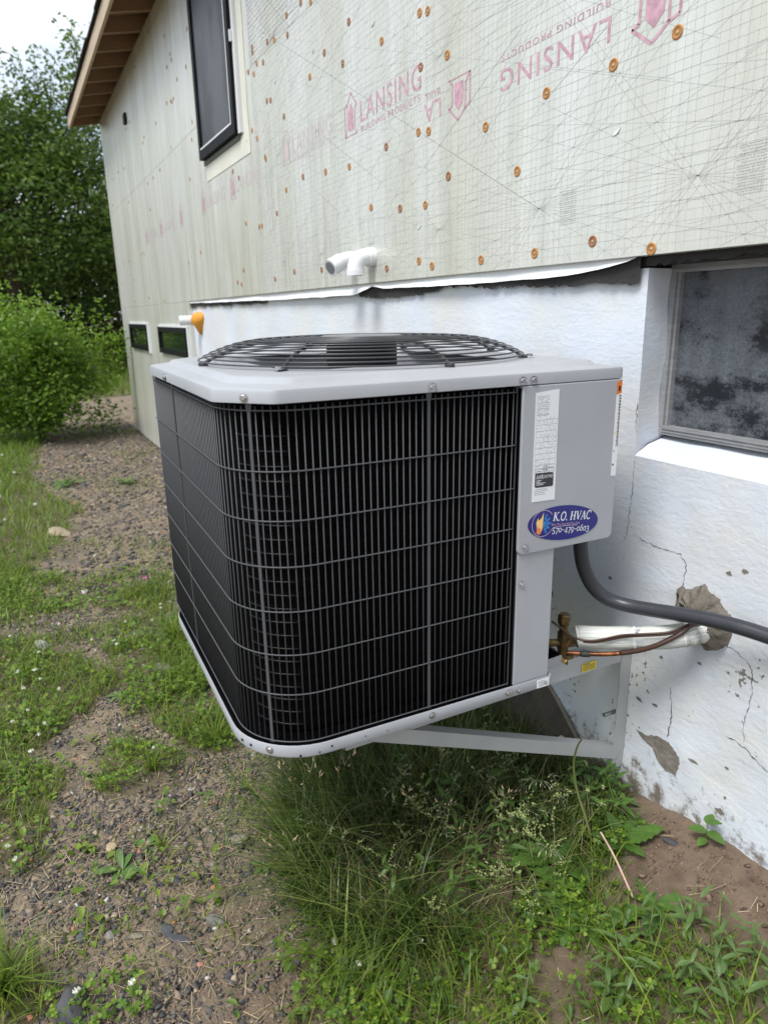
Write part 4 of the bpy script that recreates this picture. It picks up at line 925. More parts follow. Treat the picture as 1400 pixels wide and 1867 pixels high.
P_BL = [(-.42, -1.41), (-.30, -1.36), (-.20, -1.33), (-.18, -1.6), (-.4, -1.8)]
P_TALL = [(-.37, -.83), (-.50, -.76), (-.62, -.68), (-.66, -.5), (-.80, -.25), (-.9, -.04), (-.07, -.03), (.05, -.12), (.085, -.265), (.09, -.40), (.07, -.57), (.04, -.70), (-.03, -.80), (-.15, -.85)]
P_RIGHT = [(-.12, -.05), (.08, -.04), (.08, -.12), (.13, -.20), (.217, -.22), (.30, -.20), (.36, -.16), (.42, -.13), (.7, -.15), (.7, -.5), (.13, -.98), (0, -.85), (.03, -.72), (.07, -.40), (.03, -.12)]
P_SOIL = [(.085, -.12), (.148, -.01), (.263, 0), (.9, 0), (.9, -.10), (.423, -.115), (.364, -.145), (.297, -.185), (.217, -.20), (.132, -.19)]
P_SOIL2 = [(.165, -.454), (.182, -.40), (.247, -.386), (.29, -.453), (.264, -.51), (.21, -.51)]
P_FG = [(-.05, -.95), (-.02, -.80), (.08, -.68), (.3, -.40), (.6, -.2), (1.2, -.2), (1.2, -1.3), (0.1, -1.3)]
gxs = np.unique(np.round(np.concatenate([-np.geomspace(12, 400, 26), np.arange(-12, -3.2, .08), np.arange(-3.2, .9, .014), np.arange(.9, 3, .07), np.geomspace(3, 300, 20)]), 4))
gys = np.unique(np.round(np.concatenate([-np.geomspace(3.2, 300, 26), np.arange(-3.2, -1.6, .06), np.arange(-1.6, .04, .014), np.arange(.05, 3, .2), np.geomspace(3, 300, 20)]), 4))
X, Y = np.meshgrid(gxs, gys, indexing='ij'); Zg = gz_(X, Y)
nearm = np.clip((3.5+X)/1.0, 0, 1)*np.clip((1.8+Y)/.3, 0, 1)
Zg = Zg + nearm*(.010*(fbm(X, Y, 26, 3, 41)-.5)+.006*(fbm(X, Y, 70, 2, 42)-.5))+np.clip((X+.1)/.3, 0, 1)*np.clip((1.2+Y)/.2, 0, 1)*(.014*(fbm(X, Y, 18, 4, 45)-.5))
green = np.zeros_like(X)
for P_ in (P_FAR, P_FAR2, P_LOW): green = np.maximum(green, soft(X, Y, P_, .15)*1.)
for P_ in (P_NEAR, P_TUFT, P_MID, P_BL, P_TALL): green = np.maximum(green, soft(X, Y, P_, .06)*.8)
green = np.maximum(green, soft(X, Y, P_RIGHT, .05)*.55)
soil = np.maximum(soft(X, Y, P_SOIL, .05)*1., soft(X, Y, P_SOIL2, .03)*1.); soil = np.maximum(soil, np.clip((X+.45)/.3, 0, 1)*np.clip((Y+1.15)/.2, 0, 1)*.75)
I, J = np.meshgrid(np.arange(len(gxs)-1), np.arange(len(gys)-1), indexing='ij'); I = I.ravel(); J = J.ravel(); ny = len(gys)
F = np.stack([I*ny+J, (I+1)*ny+J, (I+1)*ny+J+1, I*ny+J+1], -1)
def ground_material():
    m = bpy.data.materials.new('yard_soil'); m.use_nodes = True; N, L = nodes(m); b = N['Principled BSDF']; b.inputs['Roughness'].default_value = .95; b.inputs['Specular IOR Level'].default_value = .2
    tc = N.new('ShaderNodeTexCoord')
    def ns(s, d, ro=.6):
        n = N.new('ShaderNodeTexNoise'); n.inputs['Scale'].default_value = s; n.inputs['Detail'].default_value = d; n.inputs['Roughness'].default_value = ro; L.new(tc.outputs['Object'], n.inputs[0]); return n.outputs[0]
    def mr(x, a, c): q = N.new('ShaderNodeMapRange'); q.inputs[1].default_value = a; q.inputs[2].default_value = c; L.new(x, q.inputs[0]); return q.outputs[0]
    def mx(a, c, f):
        q = N.new('ShaderNodeMix'); q.data_type = 'RGBA'
        for s_, v in ((q.inputs[6], a), (q.inputs[7], c), (q.inputs[0], f)):
            if hasattr(v, 'links'): L.new(v, s_)
            else: s_.default_value = (*v, 1)
        return q.outputs[2]
    c = mx((.265, .205, .14), (.15, .125, .095), mr(ns(7, 8, .7), .42, .6)); c = mx(c, (.30, .235, .17), mr(ns(60, 6, .7), .55, .72)); c = mx(c, (.07, .066, .064), mr(ns(140, 4, .6), .54, .64))
    at = N.new('ShaderNodeAttribute'); at.attribute_name = 'soil'; c2 = mx((.20, .145, .105), (.13, .092, .066), mr(ns(18, 8, .7), .4, .62)); c2 = mx(c2, (.21, .15, .105), mr(ns(50, 6, .7), .56, .72))
    c = mx(c, c2, at.outputs['Fac'])
    ag = N.new('ShaderNodeAttribute'); ag.attribute_name = 'green'; c = mx(c, mx((.15, .118, .075), (.085, .08, .042), mr(ns(11, 6, .7), .4, .6)), ag.outputs['Fac'])
    L.new(c, b.inputs['Base Color'])
    bp = N.new('ShaderNodeBump'); bp.inputs['Strength'].default_value = .8; bp.inputs['Distance'].default_value = .012; L.new(ns(90, 8, .7), bp.inputs['Height']); L.new(bp.outputs[0], b.inputs['Normal']); return m
ground = np_mesh('ground', np.stack([X, Y, Zg], -1).reshape(-1, 3), F, ground_material(), None, True, {'green': green.ravel(), 'soil': soil.ravel()})
tag(ground, kind='structure')
def gz1(x, y): return float(gz_(x, y))

# ---------------------------------------------------------------- stones
CUBE_V = np.array([(sx, sy, sz) for sz in (-1, 1) for sx, sy in ((-1, -1), (1, -1), (1, 1), (-1, 1))], float)*.62
CUBE_F = np.array([(0, 2, 1), (0, 3, 2), (4, 5, 6), (4, 6, 7), (0, 1, 5), (0, 5, 4), (1, 2, 6), (1, 6, 5), (2, 3, 7), (2, 7, 6), (3, 0, 4), (3, 4, 7)])
def rand_rot(n, flat=.5):
    a = RNG.uniform(0, 2*np.pi, n); tx = RNG.normal(0, flat, n); ty = RNG.normal(0, flat, n); ca, sa = np.cos(a), np.sin(a)
    Rz = np.zeros((n, 3, 3)); Rz[:, 0, 0] = ca; Rz[:, 0, 1] = -sa; Rz[:, 1, 0] = sa; Rz[:, 1, 1] = ca; Rz[:, 2, 2] = 1
    Rx = np.zeros((n, 3, 3)); Rx[:, 0, 0] = 1; Rx[:, 1, 1] = np.cos(tx); Rx[:, 1, 2] = -np.sin(tx); Rx[:, 2, 1] = np.sin(tx); Rx[:, 2, 2] = np.cos(tx)
    Ry = np.zeros((n, 3, 3)); Ry[:, 1, 1] = 1; Ry[:, 0, 0] = np.cos(ty); Ry[:, 0, 2] = np.sin(ty); Ry[:, 2, 0] = -np.sin(ty); Ry[:, 2, 2] = np.cos(ty)
    return Rz @ Rx @ Ry
def stones(name, x, y, size, mat, parent=None):
    n = len(x); V = CUBE_V[None]*RNG.uniform(.35, 1.25, (n, 8, 1))+RNG.normal(0, .16, (n, 8, 3)); V = V*np.stack([size*RNG.uniform(.7, 1.4, n), size*RNG.uniform(.6, 1., n), size*RNG.uniform(.3, .75, n)], -1)[:, None, :]
    V = np.einsum('nij,nkj->nki', rand_rot(n, .35), V); V = V+np.stack([x, y, gz_(x, y)+size*.12], -1)[:, None, :]
    F = (CUBE_F[None]+8*np.arange(n)[:, None, None]).reshape(-1, 3); return np_mesh(name, V.reshape(-1, 3), F, mat, parent)
def gravel_mat():
    m = pmat('gravel_stone', (.1, .1, .1), .85, bump=.3, bs=300, bd=.002); N, L = nodes(m); g = N.new('ShaderNodeNewGeometry'); cr = N.new('ShaderNodeValToRGB'); cr.color_ramp.interpolation = 'CONSTANT'; e = cr.color_ramp.elements
    cols = [(0, (.05, .05, .056)), (.14, (.085, .082, .08)), (.28, (.14, .118, .092)), (.44, (.19, .15, .11)), (.62, (.25, .195, .14)), (.76, (.12, .10, .08)), (.86, (.06, .058, .06)), (.95, (.34, .28, .21)), (.975, (.38, .17, .10)), (.988, (.45, .43, .40))]
    e[0].position = 0; e[0].color = (*cols[0][1], 1); e[1].position = cols[1][0]; e[1].color = (*cols[1][1], 1)
    for p_, c in cols[2:]: k = e.new(p_); k.color = (*c, 1)
    L.new(g.outputs['Random Per Island'], cr.inputs[0]); L.new(cr.outputs[0], N['Principled BSDF'].inputs['Base Color']); return m
M['gravel'] = gravel_mat()
def scatter(n, x0, x1, y0, y1): return RNG.uniform(x0, x1, n), RNG.uniform(y0, y1, n)
def bare_keep(x, y, keep_green=.35):
    g = np.zeros(len(x), bool)
    for P_, j in ((P_FAR, .15), (P_FAR2, .15), (P_LOW, .12), (P_NEAR, .06), (P_TUFT, .05), (P_BL, .05), (P_TALL, .05), (P_RIGHT, .05), (P_SOIL, .05)): g |= soft(x, y, P_, j)
    return ~g | (RNG.random(len(x)) < keep_green)
xs, ys = scatter(120000, -2.6, .1, -1.6, -.55); k = bare_keep(xs, ys); xs, ys = xs[k], ys[k]
cl = fbm(xs, ys, 3.2, 3, 77); k = RNG.random(len(xs)) < np.clip((cl-.26)*3.4, .25, 1); xs, ys = xs[k], ys[k]
sz = np.exp(RNG.normal(math.log(.0037), .55, len(xs))).clip(.0016, .014); a1 = (xs, ys, sz)
xs, ys = scatter(26000, -9, -2.4, -1.5, -.02); k = bare_keep(xs, ys, .05); xs, ys = xs[k], ys[k]; sz = np.exp(RNG.normal(math.log(.008), .5, len(xs))).clip(.004, .035)
gr = stones('gravel', np.concatenate([a1[0], xs]), np.concatenate([a1[1], ys]), np.concatenate([a1[2], sz]), M['gravel']); tag(gr, kind='stuff')
xs, ys = scatter(7000, 0, .9, -.9, -.02); sz = np.exp(RNG.normal(math.log(.0026), .6, len(xs))).clip(.0012, .011); g2 = stones('soil_crumbs', xs, ys, sz, pmat('soil_crumb', (.15, .105, .075), .95, island=.5)); tag(g2, kind='stuff')
# dry straw litter
def strips(name, x, y, L_, w, mat, z=.004):
    n = len(x); a = RNG.uniform(0, 6.28, n); d = np.stack([np.cos(a), np.sin(a)], -1); p = np.stack([-d[:, 1], d[:, 0]], -1)*w[:, None]/2
    c = np.stack([x, y], -1); e = d*L_[:, None]/2; q = np.stack([c-e+p, c-e-p, c+e-p, c+e+p], 1); zz = gz_(q[..., 0], q[..., 1])+z+RNG.uniform(0, .004, (n, 1)); V = np.concatenate([q, zz[..., None]], -1).reshape(-1, 3)
    return np_mesh(name, V, np.arange(4*n).reshape(-1, 4), mat)
xs, ys = scatter(3800, -2.2, .2, -1.5, -.6); k = bare_keep(xs, ys, .3); x2, y2 = scatter(260, 0, .7, -.9, -.05); xs, ys = np.concatenate([xs[k], x2]), np.concatenate([ys[k], y2])
tag(strips('straw_litter', xs, ys, RNG.uniform(.008, .05, len(xs)), RNG.uniform(.0006, .0014, len(xs)), pmat('dry_straw', (.36, .28, .18), .8, island=.45)), kind='stuff')
def rock(x, y, sx, sy, sz, rot, c, label, seed, group=None, sink=.35):
    rg = np.random.default_rng(seed); import bmesh
    bm = bmesh.new(); bmesh.ops.create_icosphere(bm, subdivisions=3, radius=1)
    ax = rg.normal(size=(9, 3)); ax /= np.linalg.norm(ax, axis=1)[:, None]; dd = rg.uniform(.55, .9, 9)
    for v in bm.verts:
        p = np.array(v.co)
        for a, d in zip(ax, dd):
            h = p@a
            if h > d: p = p-a*(h-d)*.92
        p = p*(1+.05*rg.normal()*.4); v.co = (p[0]*sx, p[1]*sy, p[2]*sz)
    me = bpy.data.meshes.new('stone'); bm.to_mesh(me); bm.free()
    o = link('stone', me, pmat('stone_surface', c, .85, var=.2, vs=60, bump=.35, bs=150, bd=.003), None, 'auto'); o.location = (x, y, gz1(x, y)+sz*(1-2*sink)*.8); o.rotation_euler = (rg.normal()*.15, rg.normal()*.15, rot); tag(o, label, 'stone', group); return o
rock(-.26, -1.005, .026, .016, .013, .9, (.15, .145, .135), 'rounded grey stone lying on the gravel, the largest near the bottom of the picture', 1)
rock(-.49, -.895, .040, .017, .010, .75, (.20, .175, .13), 'flat tan brown stone slab left of the tall grass', 2)
rock(-.61, -1.18, .019, .014, .009, .4, (.36, .28, .17), 'small pale yellow stone above the leafy rosette', 3)
rock(-1.50, -.885, .055, .032, .022, .5, (.19, .175, .155), 'half buried grey stone under the left side of the unit', 4)
rock(-1.97, -1.29, .045, .022, .022, .6, (.27, .26, .24), 'pale grey stone sitting in the left grass among clover', 5)
rock(-.19, -1.30, .040, .036, .030, .2, (.07, .07, .072), 'dark lumpy stone at the bottom left corner beside clover', 6)
rock(-.30, -1.17, .022, .009, .007, 1.0, (.22, .20, .15), 'thin flat olive stone on the gravel', 7)
rock(-.285, -1.105, .021, .014, .010, .3, (.07, .074, .085), 'dark slate stone with an angular top', 8)
rock(-.25, -1.085, .031, .010, .006, .9, (.06, .063, .075), 'long dark slate sliver on the gravel', 9)
rock(-.42, -1.055, .016, .011, .006, .6, (.065, .067, .078), 'dark slate chip right of the leafy rosette', 10)
rock(-3.65, -1.12, .11, .07, .035, .4, (.30, .24, .17), 'tan stone at the edge of the far left lawn', 11)
rock(-.36, -1.27, .018, .015, .010, 0, (.085, .088, .095), 'small dark grey stone low on the left gravel', 12)
rock(-.33, -1.215, .015, .012, .008, 0, (.19, .18, .165), 'small grey brown stone between dark chips', 13)
rock(-.36, -.985, .008, .006, .006, 0, (.42, .2, .12), 'tiny orange brick chip on the gravel', 14)
rock(-.165, -1.06, .008, .007, .006, 0, (.42, .2, .13), 'tiny pink orange chip near the bottom edge', 15)
rock(-3.05, -.35, .12, .07, .04, .4, (.27, .23, .18), 'flat tan rock on the path close behind the unit', 16)
rock(-2.7, -.22, .08, .06, .04, .4, (.2, .19, .18), 'grey rock close to the foot of the white wall behind the unit', 17)
rock(.16, -.075, .022, .012, .006, .5, (.05, .05, .055), 'dark flat chip on the bare soil by the wall', 18)
# the dark rough mound of footing against the wall under the unit
rings = []; cxm, czm = -.56, -.52
for s, d in ((1, -.002), (.97, .018), (.9, .034), (.78, .046), (.6, .055), (.35, .06), (.12, .062)):
    rings.append([(cxm+.385*s*math.cos(a)*(1+.05*math.sin(3*a+1)+.03*math.sin(7*a)), float(wall_y(cxm, -.3))-.002-d*(1+.12*math.sin(5*a+s*6)), czm+.30*s*math.sin(a)*(1+.05*math.sin(2*a))) for a in [2*math.pi*k/40 for k in range(40)]])
M['footing'] = pmat('dark_rough_concrete', (.085, .072, .058), .95, var=.3, vs=18, bump=.9, bs=90, bd=.008)
M['footing_rim'] = pmat('pale_rim', (.24, .21, .17), .95, var=.2, vs=18, bump=.6, bs=90)
b = MB(); b.loft(rings, True, False, True); hp(b, 'footing_mound', M['footing'], smooth=True)
b = MB(); b.tube([(p[0], p[1]-.004, p[2]) for p in rings[0][0:19]], .006, 6); hp(b, 'footing_rim', M['footing_rim'], smooth=True)

# ---------------------------------------------------------------- grass and clover (stuff)
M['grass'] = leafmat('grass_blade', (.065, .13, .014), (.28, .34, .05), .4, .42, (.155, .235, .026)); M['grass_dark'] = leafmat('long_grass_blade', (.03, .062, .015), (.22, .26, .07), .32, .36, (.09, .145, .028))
M['clover'] = leafmat('clover_leaf', (.08, .165, .015), (.26, .35, .04), .4, .5, (.12, .225, .022))
M['lawn_far'] = leafmat('lawn_blade', (.09, .165, .015), (.21, .31, .04), .4, .45)
M['dry_blade'] = leafmat('dry_blade', (.30, .24, .14), (.20, .18, .08), .2, .6)
def blades(name, x, y, h, w, bend, mat, segs=4, azim=None, z=None, flat=0.):
    n = len(x); a = RNG.uniform(0, 2*np.pi, n) if azim is None else azim; d = np.stack([np.cos(a), np.sin(a), np.zeros(n)], -1); tw = a+np.pi/2+RNG.normal(0, .5, n); s = np.stack([np.cos(tw), np.sin(tw), np.zeros(n)], -1)
    base = np.stack([x, y, (gz_(x, y) if z is None else z)-.004], -1); V = []
    for i in range(segs+1):
        t = i/segs; hz = h*bend*(t**1.7); up = h*(t-np.clip(bend, 0, 1.3)*.42*t*t)
        c = base+d*hz[:, None]+np.array([0, 0, 1.])*up[:, None]; ww = (w*(1-t)**.75*.5+.00012)*(0.75+.5*min(1, 3*t)); V += [c+s*ww[:, None], c-s*ww[:, None]]
    V = np.stack(V, 1); k = 2*(segs+1); f = np.array([(2*i, 2*i+1, 2*i+3, 2*i+2) for i in range(segs)]); F = (f[None]+k*np.arange(n)[:, None, None]).reshape(-1, 4)
    return np_mesh(name, V.reshape(-1, 3), F, mat)
def sel(n, box, polys, jit=.08, clump=None, seed=0):
    x, y = scatter(n, *box); k = np.zeros(n, bool)
    for p in polys: k |= soft(x, y, p, jit)
    if clump: k &= RNG.random(n) < np.clip((fbm(x, y, clump[0], 3, 200+seed)-clump[1])*clump[2], clump[3], 1)
    return x[k], y[k]
def gr_len(n, a, s): return np.exp(RNG.normal(math.log(a), s, n))
# long grass clump under the unit
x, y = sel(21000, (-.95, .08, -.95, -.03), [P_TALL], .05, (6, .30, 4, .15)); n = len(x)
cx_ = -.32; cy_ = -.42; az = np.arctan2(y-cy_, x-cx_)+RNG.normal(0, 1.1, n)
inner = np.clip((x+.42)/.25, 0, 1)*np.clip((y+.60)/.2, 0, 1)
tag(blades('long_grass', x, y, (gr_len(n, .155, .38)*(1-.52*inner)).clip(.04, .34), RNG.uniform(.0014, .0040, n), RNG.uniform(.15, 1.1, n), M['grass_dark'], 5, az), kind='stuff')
x, y = sel(1500, (-.95, .08, -.95, -.03), [P_TALL], .05); n = len(x); tag(blades('dry_grass', x, y, gr_len(n, .11, .5).clip(.03, .26), RNG.uniform(.001, .0020, n), RNG.uniform(.2, 1.2, n), M['dry_blade'], 5), kind='stuff')
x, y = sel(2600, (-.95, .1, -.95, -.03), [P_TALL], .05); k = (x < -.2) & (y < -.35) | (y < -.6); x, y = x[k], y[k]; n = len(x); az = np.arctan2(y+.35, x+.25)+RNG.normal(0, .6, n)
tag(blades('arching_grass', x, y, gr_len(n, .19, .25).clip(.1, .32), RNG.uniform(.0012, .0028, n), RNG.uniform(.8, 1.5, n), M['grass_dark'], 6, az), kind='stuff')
# left lawn and patches
x, y = sel(30000, (-3.0, -.5, -2.2, -1.0), [P_LOW], .12, (4, .28, 3.5, .12), 1); n1 = len(x)
x2, y2 = sel(9000, (-2.1, -.8, -1.1, -.55), [P_NEAR], .07, (5, .34, 4, .08), 2); x3, y3 = sel(2600, (-1.2, -.6, -1.35, -.8), [P_TUFT], .12, (9, .42, 5, .03), 3); x4, y4 = sel(7000, (-3., -1.7, -1.2, -.6), [P_MID], .1, (5, .50, 5, .01), 4); x5, y5 = sel(1500, (-.5, -.1, -1.8, -1.3), [P_BL], .04)
x6, y6 = sel(22000, (-3.6, -1.8, -1.6, -.6), [P_PATCH], .14, (5, .47, 5, .03), 8); x5 = np.concatenate([x6, x5]); y5 = np.concatenate([y6, y5]); nb = 0
x = np.concatenate([x, x2, x3, x4, x5]); y = np.concatenate([y, y2, y3, y4, y5]); n = len(x)
h = gr_len(n, .048, .4).clip(.015, .15); h[n1:n1+len(x2)] *= 1.35; h[len(x)-len(x5)+len(x6):] *= 1.7; h[len(x)-len(x5):len(x)-len(x5)+len(x6)] *= .8
tag(blades('lawn_grass', x, y, h, RNG.uniform(.0016, .0038, n), RNG.uniform(.2, 1.1, n), M['grass'], 4), kind='stuff')
# far lawn
x, y = sel(60000, (-13, -2.2, -4.2, -.9), [P_FAR], .18, (2.5, .2, 4, .3), 5); n = len(x); x2, y2 = sel(16000, (-24, -11.5, -4, 4.5), [P_FAR2], .2); P_OUT = [(-2.7, -1.7), (-.5, -1.75), (.7, -2.2), (2.2, -2.2), (2.2, -4.2), (-2.7, -4.2)]
xo, yo = sel(26000, (-2.7, 2.2, -4.2, -1.6), [P_OUT], .12)
tag(blades('yard_grass', xo, yo, gr_len(len(xo), .06, .4), RNG.uniform(.003, .006, len(xo)), RNG.uniform(.2, 1., len(xo)), M['grass'], 3), kind='stuff')
xx = np.concatenate([x, x2]); yy = np.concatenate([y, y2]); hh = np.concatenate([gr_len(n, .085, .4)*np.clip((-x-1.2)/2.5, .55, 1), gr_len(len(x2), .16, .4)]); wd = np.concatenate([RNG.uniform(.004, .009, n)*np.clip((-x)/5, .5, 1), RNG.uniform(.012, .02, len(x2))])
tag(blades('far_lawn_grass', xx, yy, hh.clip(.03, .4), wd, RNG.uniform(.2, 1., len(xx)), M['lawn_far'], 3), kind='stuff')
# sparse blades on the path, mixed weeds in the right foreground
x, y = scatter(3400, -3.4, 0, -1.5, -.5); k = (fbm(x, y, 3.5, 3, 222) > .54) | (RNG.random(len(x)) < .05); x, y = x[k], y[k]; x2, y2 = sel(13000, (-.1, .9, -1.1, -.03), [P_RIGHT], .06, (5, .38, 4, .05), 6); k = ~(in_poly(x2, y2, P_SOIL) | soft(x2, y2, P_SOIL2, .02)) | (RNG.random(len(x2)) < .06); x2, y2 = x2[k], y2[k]; x3, y3 = scatter(5200, -8, -2.6, -1.1, -.08); k = fbm(x3, y3, 1.7, 3, 9) > .56; x3, y3 = x3[k], y3[k]; x2 = np.concatenate([x2, x3]); y2 = np.concatenate([y2, y3])
xx = np.concatenate([x, x2]); yy = np.concatenate([y, y2]); n = len(xx); tag(blades('sparse_grass', xx, yy, gr_len(n, .05, .45).clip(.012, .18), RNG.uniform(.0014, .0042, n), RNG.uniform(.2, 1.2, n), M['grass'], 4), kind='stuff')
def clover(name, x, y, h, s, mat):
    n = len(x); L3 = []; prof = np.array([(0, 0), (.42, .40), (.36, .86), (0, .80), (-.36, .86), (-.42, .40)])
    c = np.stack([x, y, gz_(x, y)+h], -1); th0 = RNG.uniform(0, 6.28, n); tlx = RNG.normal(0, .35, n); tly = RNG.normal(0, .35, n)
    for j in range(3):
        th = th0+j*2.094; d = np.stack([np.cos(th), np.sin(th)], -1); p = np.stack([-d[:, 1], d[:, 0]], -1); q = (d[:, None, :]*prof[None, :, 1:2]+p[:, None, :]*prof[None, :, 0:1])*s[:, None, None]
        zz = q[..., 0]*tlx[:, None]+q[..., 1]*tly[:, None]+np.abs(prof[None, :, 0])*s[:, None]*.25-.10*np.hypot(q[..., 0], q[..., 1]); L3.append(np.concatenate([q+c[:, None, :2], (zz+c[:, None, 2])[..., None]], -1))
    V = np.stack(L3, 1).reshape(-1, 3); f = np.array([(0, 1, 2, 3), (0, 3, 4, 5)]); F = (f[None]+6*np.arange(3*n)[:, None, None]).reshape(-1, 4); return np_mesh(name, V, F, mat)
cl = [sel(6500, (-2.6, -.55, -2.0, -1.0), [P_LOW], .1, (6, .40, 5, .1), 11), sel(5200, (-2.1, -.8, -1.1, -.55), [P_NEAR], .06, (6, .34, 5, .1), 12), sel(1500, (-1.2, -.6, -1.35, -.8), [P_TUFT], .13, (8, .44, 6, .03), 13), sel(6500, (-3.5, -1.8, -1.6, -.6), [P_PATCH], .12, (5, .48, 5, .02), 17), sel(1500, (-3., -1.7, -1.2, -.6), [P_MID], .08, (5, .50, 5, .01), 14), scatter(120, -.22, -.10, -1.34, -1.17), scatter(260, -.12, .16, -.92, -.70), scatter(120, .05, .2, -.45, -.3), scatter(70, -.06, .1, -.22, -.08), scatter(500, -.7, -.1, -.85, -.2), scatter(500, .1, .6, -.9, -.22)]
x = np.concatenate([c[0] for c in cl]); y = np.concatenate([c[1] for c in cl]); n = len(x)
tag(clover('clover', x, y, RNG.uniform(.012, .05, n), RNG.uniform(.006, .0115, n), M['clover']), kind='stuff')
# small oval weed leaves close to the ground
def ovals(name, x, y, z, s, asp, mat, tilt=.5):
    n = len(x); prof = np.array([(0, 0), (.5, .35), (.42, .72), (0, 1.), (-.42, .72), (-.5, .35)]); th = RNG.uniform(0, 6.28, n); d = np.stack([np.cos(th), np.sin(th)], -1); p = np.stack([-d[:, 1], d[:, 0]], -1)
    up = RNG.normal(.15, tilt, n); q = (d[:, None, :]*prof[None, :, 1:2]*np.cos(up)[:, None, None]+p[:, None, :]*prof[None, :, 0:1]*asp[:, None, None])*s[:, None, None]
    zz = prof[None, :, 1]*s[:, None]*np.sin(up)[:, None]+np.abs(prof[None, :, 0])*s[:, None]*.22-.25*s[:, None]*prof[None, :, 1]**2
    V = np.concatenate([q+np.stack([x, y], -1)[:, None, :], (zz+z[:, None])[..., None]], -1).reshape(-1, 3); f = np.array([(0, 1, 2, 3), (0, 3, 4, 5)]); F = (f[None]+6*np.arange(n)[:, None, None]).reshape(-1, 4); return np_mesh(name, V, F, mat)
M['weed'] = leafmat('weed_leaf', (.055, .115, .02), (.16, .24, .05), .35, .42, (.09, .165, .03)); M['weed_bright'] = leafmat('bright_weed_leaf', (.10, .19, .02), (.22, .31, .045), .4, .45)
cl = [sel(2600, (-.95, .1, -.9, -.03), [P_TALL], .04, (7, .42, 5, .03), 21), sel(2400, (-.2, .7, -.98, -.03), [P_RIGHT], .04, (7, .44, 6, .03), 22), sel(900, (-.05, 1., -1.3, -.2), [P_FG], .05, (6, .42, 5, .05), 23)]
x = np.concatenate([c[0] for c in cl]); y = np.concatenate([c[1] for c in cl]); k = ~(in_poly(x, y, P_SOIL) | in_poly(x, y, P_SOIL2)) | (RNG.random(len(x)) < .04); x, y = x[k], y[k]; n = len(x)
tag(ovals('weed_leaves', x, y, gz_(x, y)+RNG.uniform(.004, .07, n)*np.clip(1-((x-.0)/.6).clip(0, 1), .3, 1), gr_len(n, .020, .4).clip(.008, .042), RNG.uniform(.2, .5, n), M['weed']), kind='stuff')
cl = [scatter(2200, -3.4, -.7, -1.45, -.65), scatter(240, -.8, -.3, -1.3, -.95), sel(2400, (-2.6, -.55, -2.0, -1.0), [P_LOW, P_NEAR], .1, (5, .44, 5, .02), 24)]
x = np.concatenate([c[0] for c in cl]); y = np.concatenate([c[1] for c in cl]); k = fbm(x, y, 3, 3, 223) > .52; x, y = x[k], y[k]; n = len(x)
tag(ovals('ground_weed_leaves', x, y, gz_(x, y)+RNG.uniform(.003, .04, n), gr_len(n, .016, .4).clip(.006, .035), RNG.uniform(.35, .7, n), M['weed_bright']), kind='stuff')
# ---------------------------------------------------------------- single weeds
def leaf_mesh(name, L_, W, mat, n=8, teeth=0., fold=.18, droop=.35, shape=.8, seed=0, wavy=0.):
    rr = random.Random(seed); rows = []
    for i in range(n+1):
        t = i/n; w = W/2*(math.sin(math.pi*min(1, t**shape)*.97+.03)**.8); w *= 1-teeth*(i % 2); w = max(w, .0006)
        z = -droop*L_*t*t+wavy*L_*math.sin(t*9); rows.append([(L_*t, -w, z+w*fold*2*(.5+.5*math.sin(t*3))), (L_*t, 0, z-.0003), (L_*t, w, z+w*fold*2*(.5+.5*math.sin(t*3+1)))])
    b = MB(); b.loft(rows, False); me = bpy.data.meshes.new(name); me.from_pydata(b.v, [], b.f); me.materials.append(mat); me.shade_smooth(); return me
def leafmat1(name, c, vein=None):
    m = pmat(name, c, .45, var=.18, vs=50, bump=.15, bs=120, bd=.002); N, L = nodes(m); b = N['Principled BSDF']; out = N['Material Output']; t = N.new('ShaderNodeBsdfTranslucent'); t.inputs[0].default_value = (c[0]*1.2, c[1]*1.3, c[2], 1); mx = N.new('ShaderNodeMixShader'); mx.inputs[0].default_value = .25
    L.new(b.outputs[0], mx.inputs[1]); L.new(t.outputs[0], mx.inputs[2]); L.new(mx.outputs[0], out.inputs[0]); return m
M['leaf_mid'] = leafmat1('mid_green_leaf', (.085, .17, .03)); M['leaf_dark'] = leafmat1('dark_green_leaf', (.06, .125, .028)); M['leaf_lime'] = leafmat1('lime_leaf', (.10, .22, .03)); M['leaf_grey'] = leafmat1('grey_green_leaf', (.105, .175, .05)); M['stem'] = leafmat1('green_stem', (.13, .19, .05)); M['stem_red'] = leafmat1('reddish_stem', (.18, .09, .05))
def add_leaf(me, par, p, az, el, roll=0, sc=1):
    o = bpy.data.objects.new('leaf', me); col.objects.link(o); o.parent = par; o.location = p; o.rotation_euler = (roll, -el, az); o.scale = (sc,)*3; return o
def stem(par, pts, r, mat=None, name='stem'):
    b = MB(); b.tube(pts, r, 5); return b.build(name, mat or M['stem'], par, smooth=True)
LANCE = [leaf_mesh('lance_leaf', .042, .013, M['leaf_mid'], seed=1), leaf_mesh('lance_leaf', .036, .012, M['leaf_grey'], seed=2, droop=.5), leaf_mesh('lance_leaf', .032, .014, M['leaf_mid'], seed=3, droop=.2)]
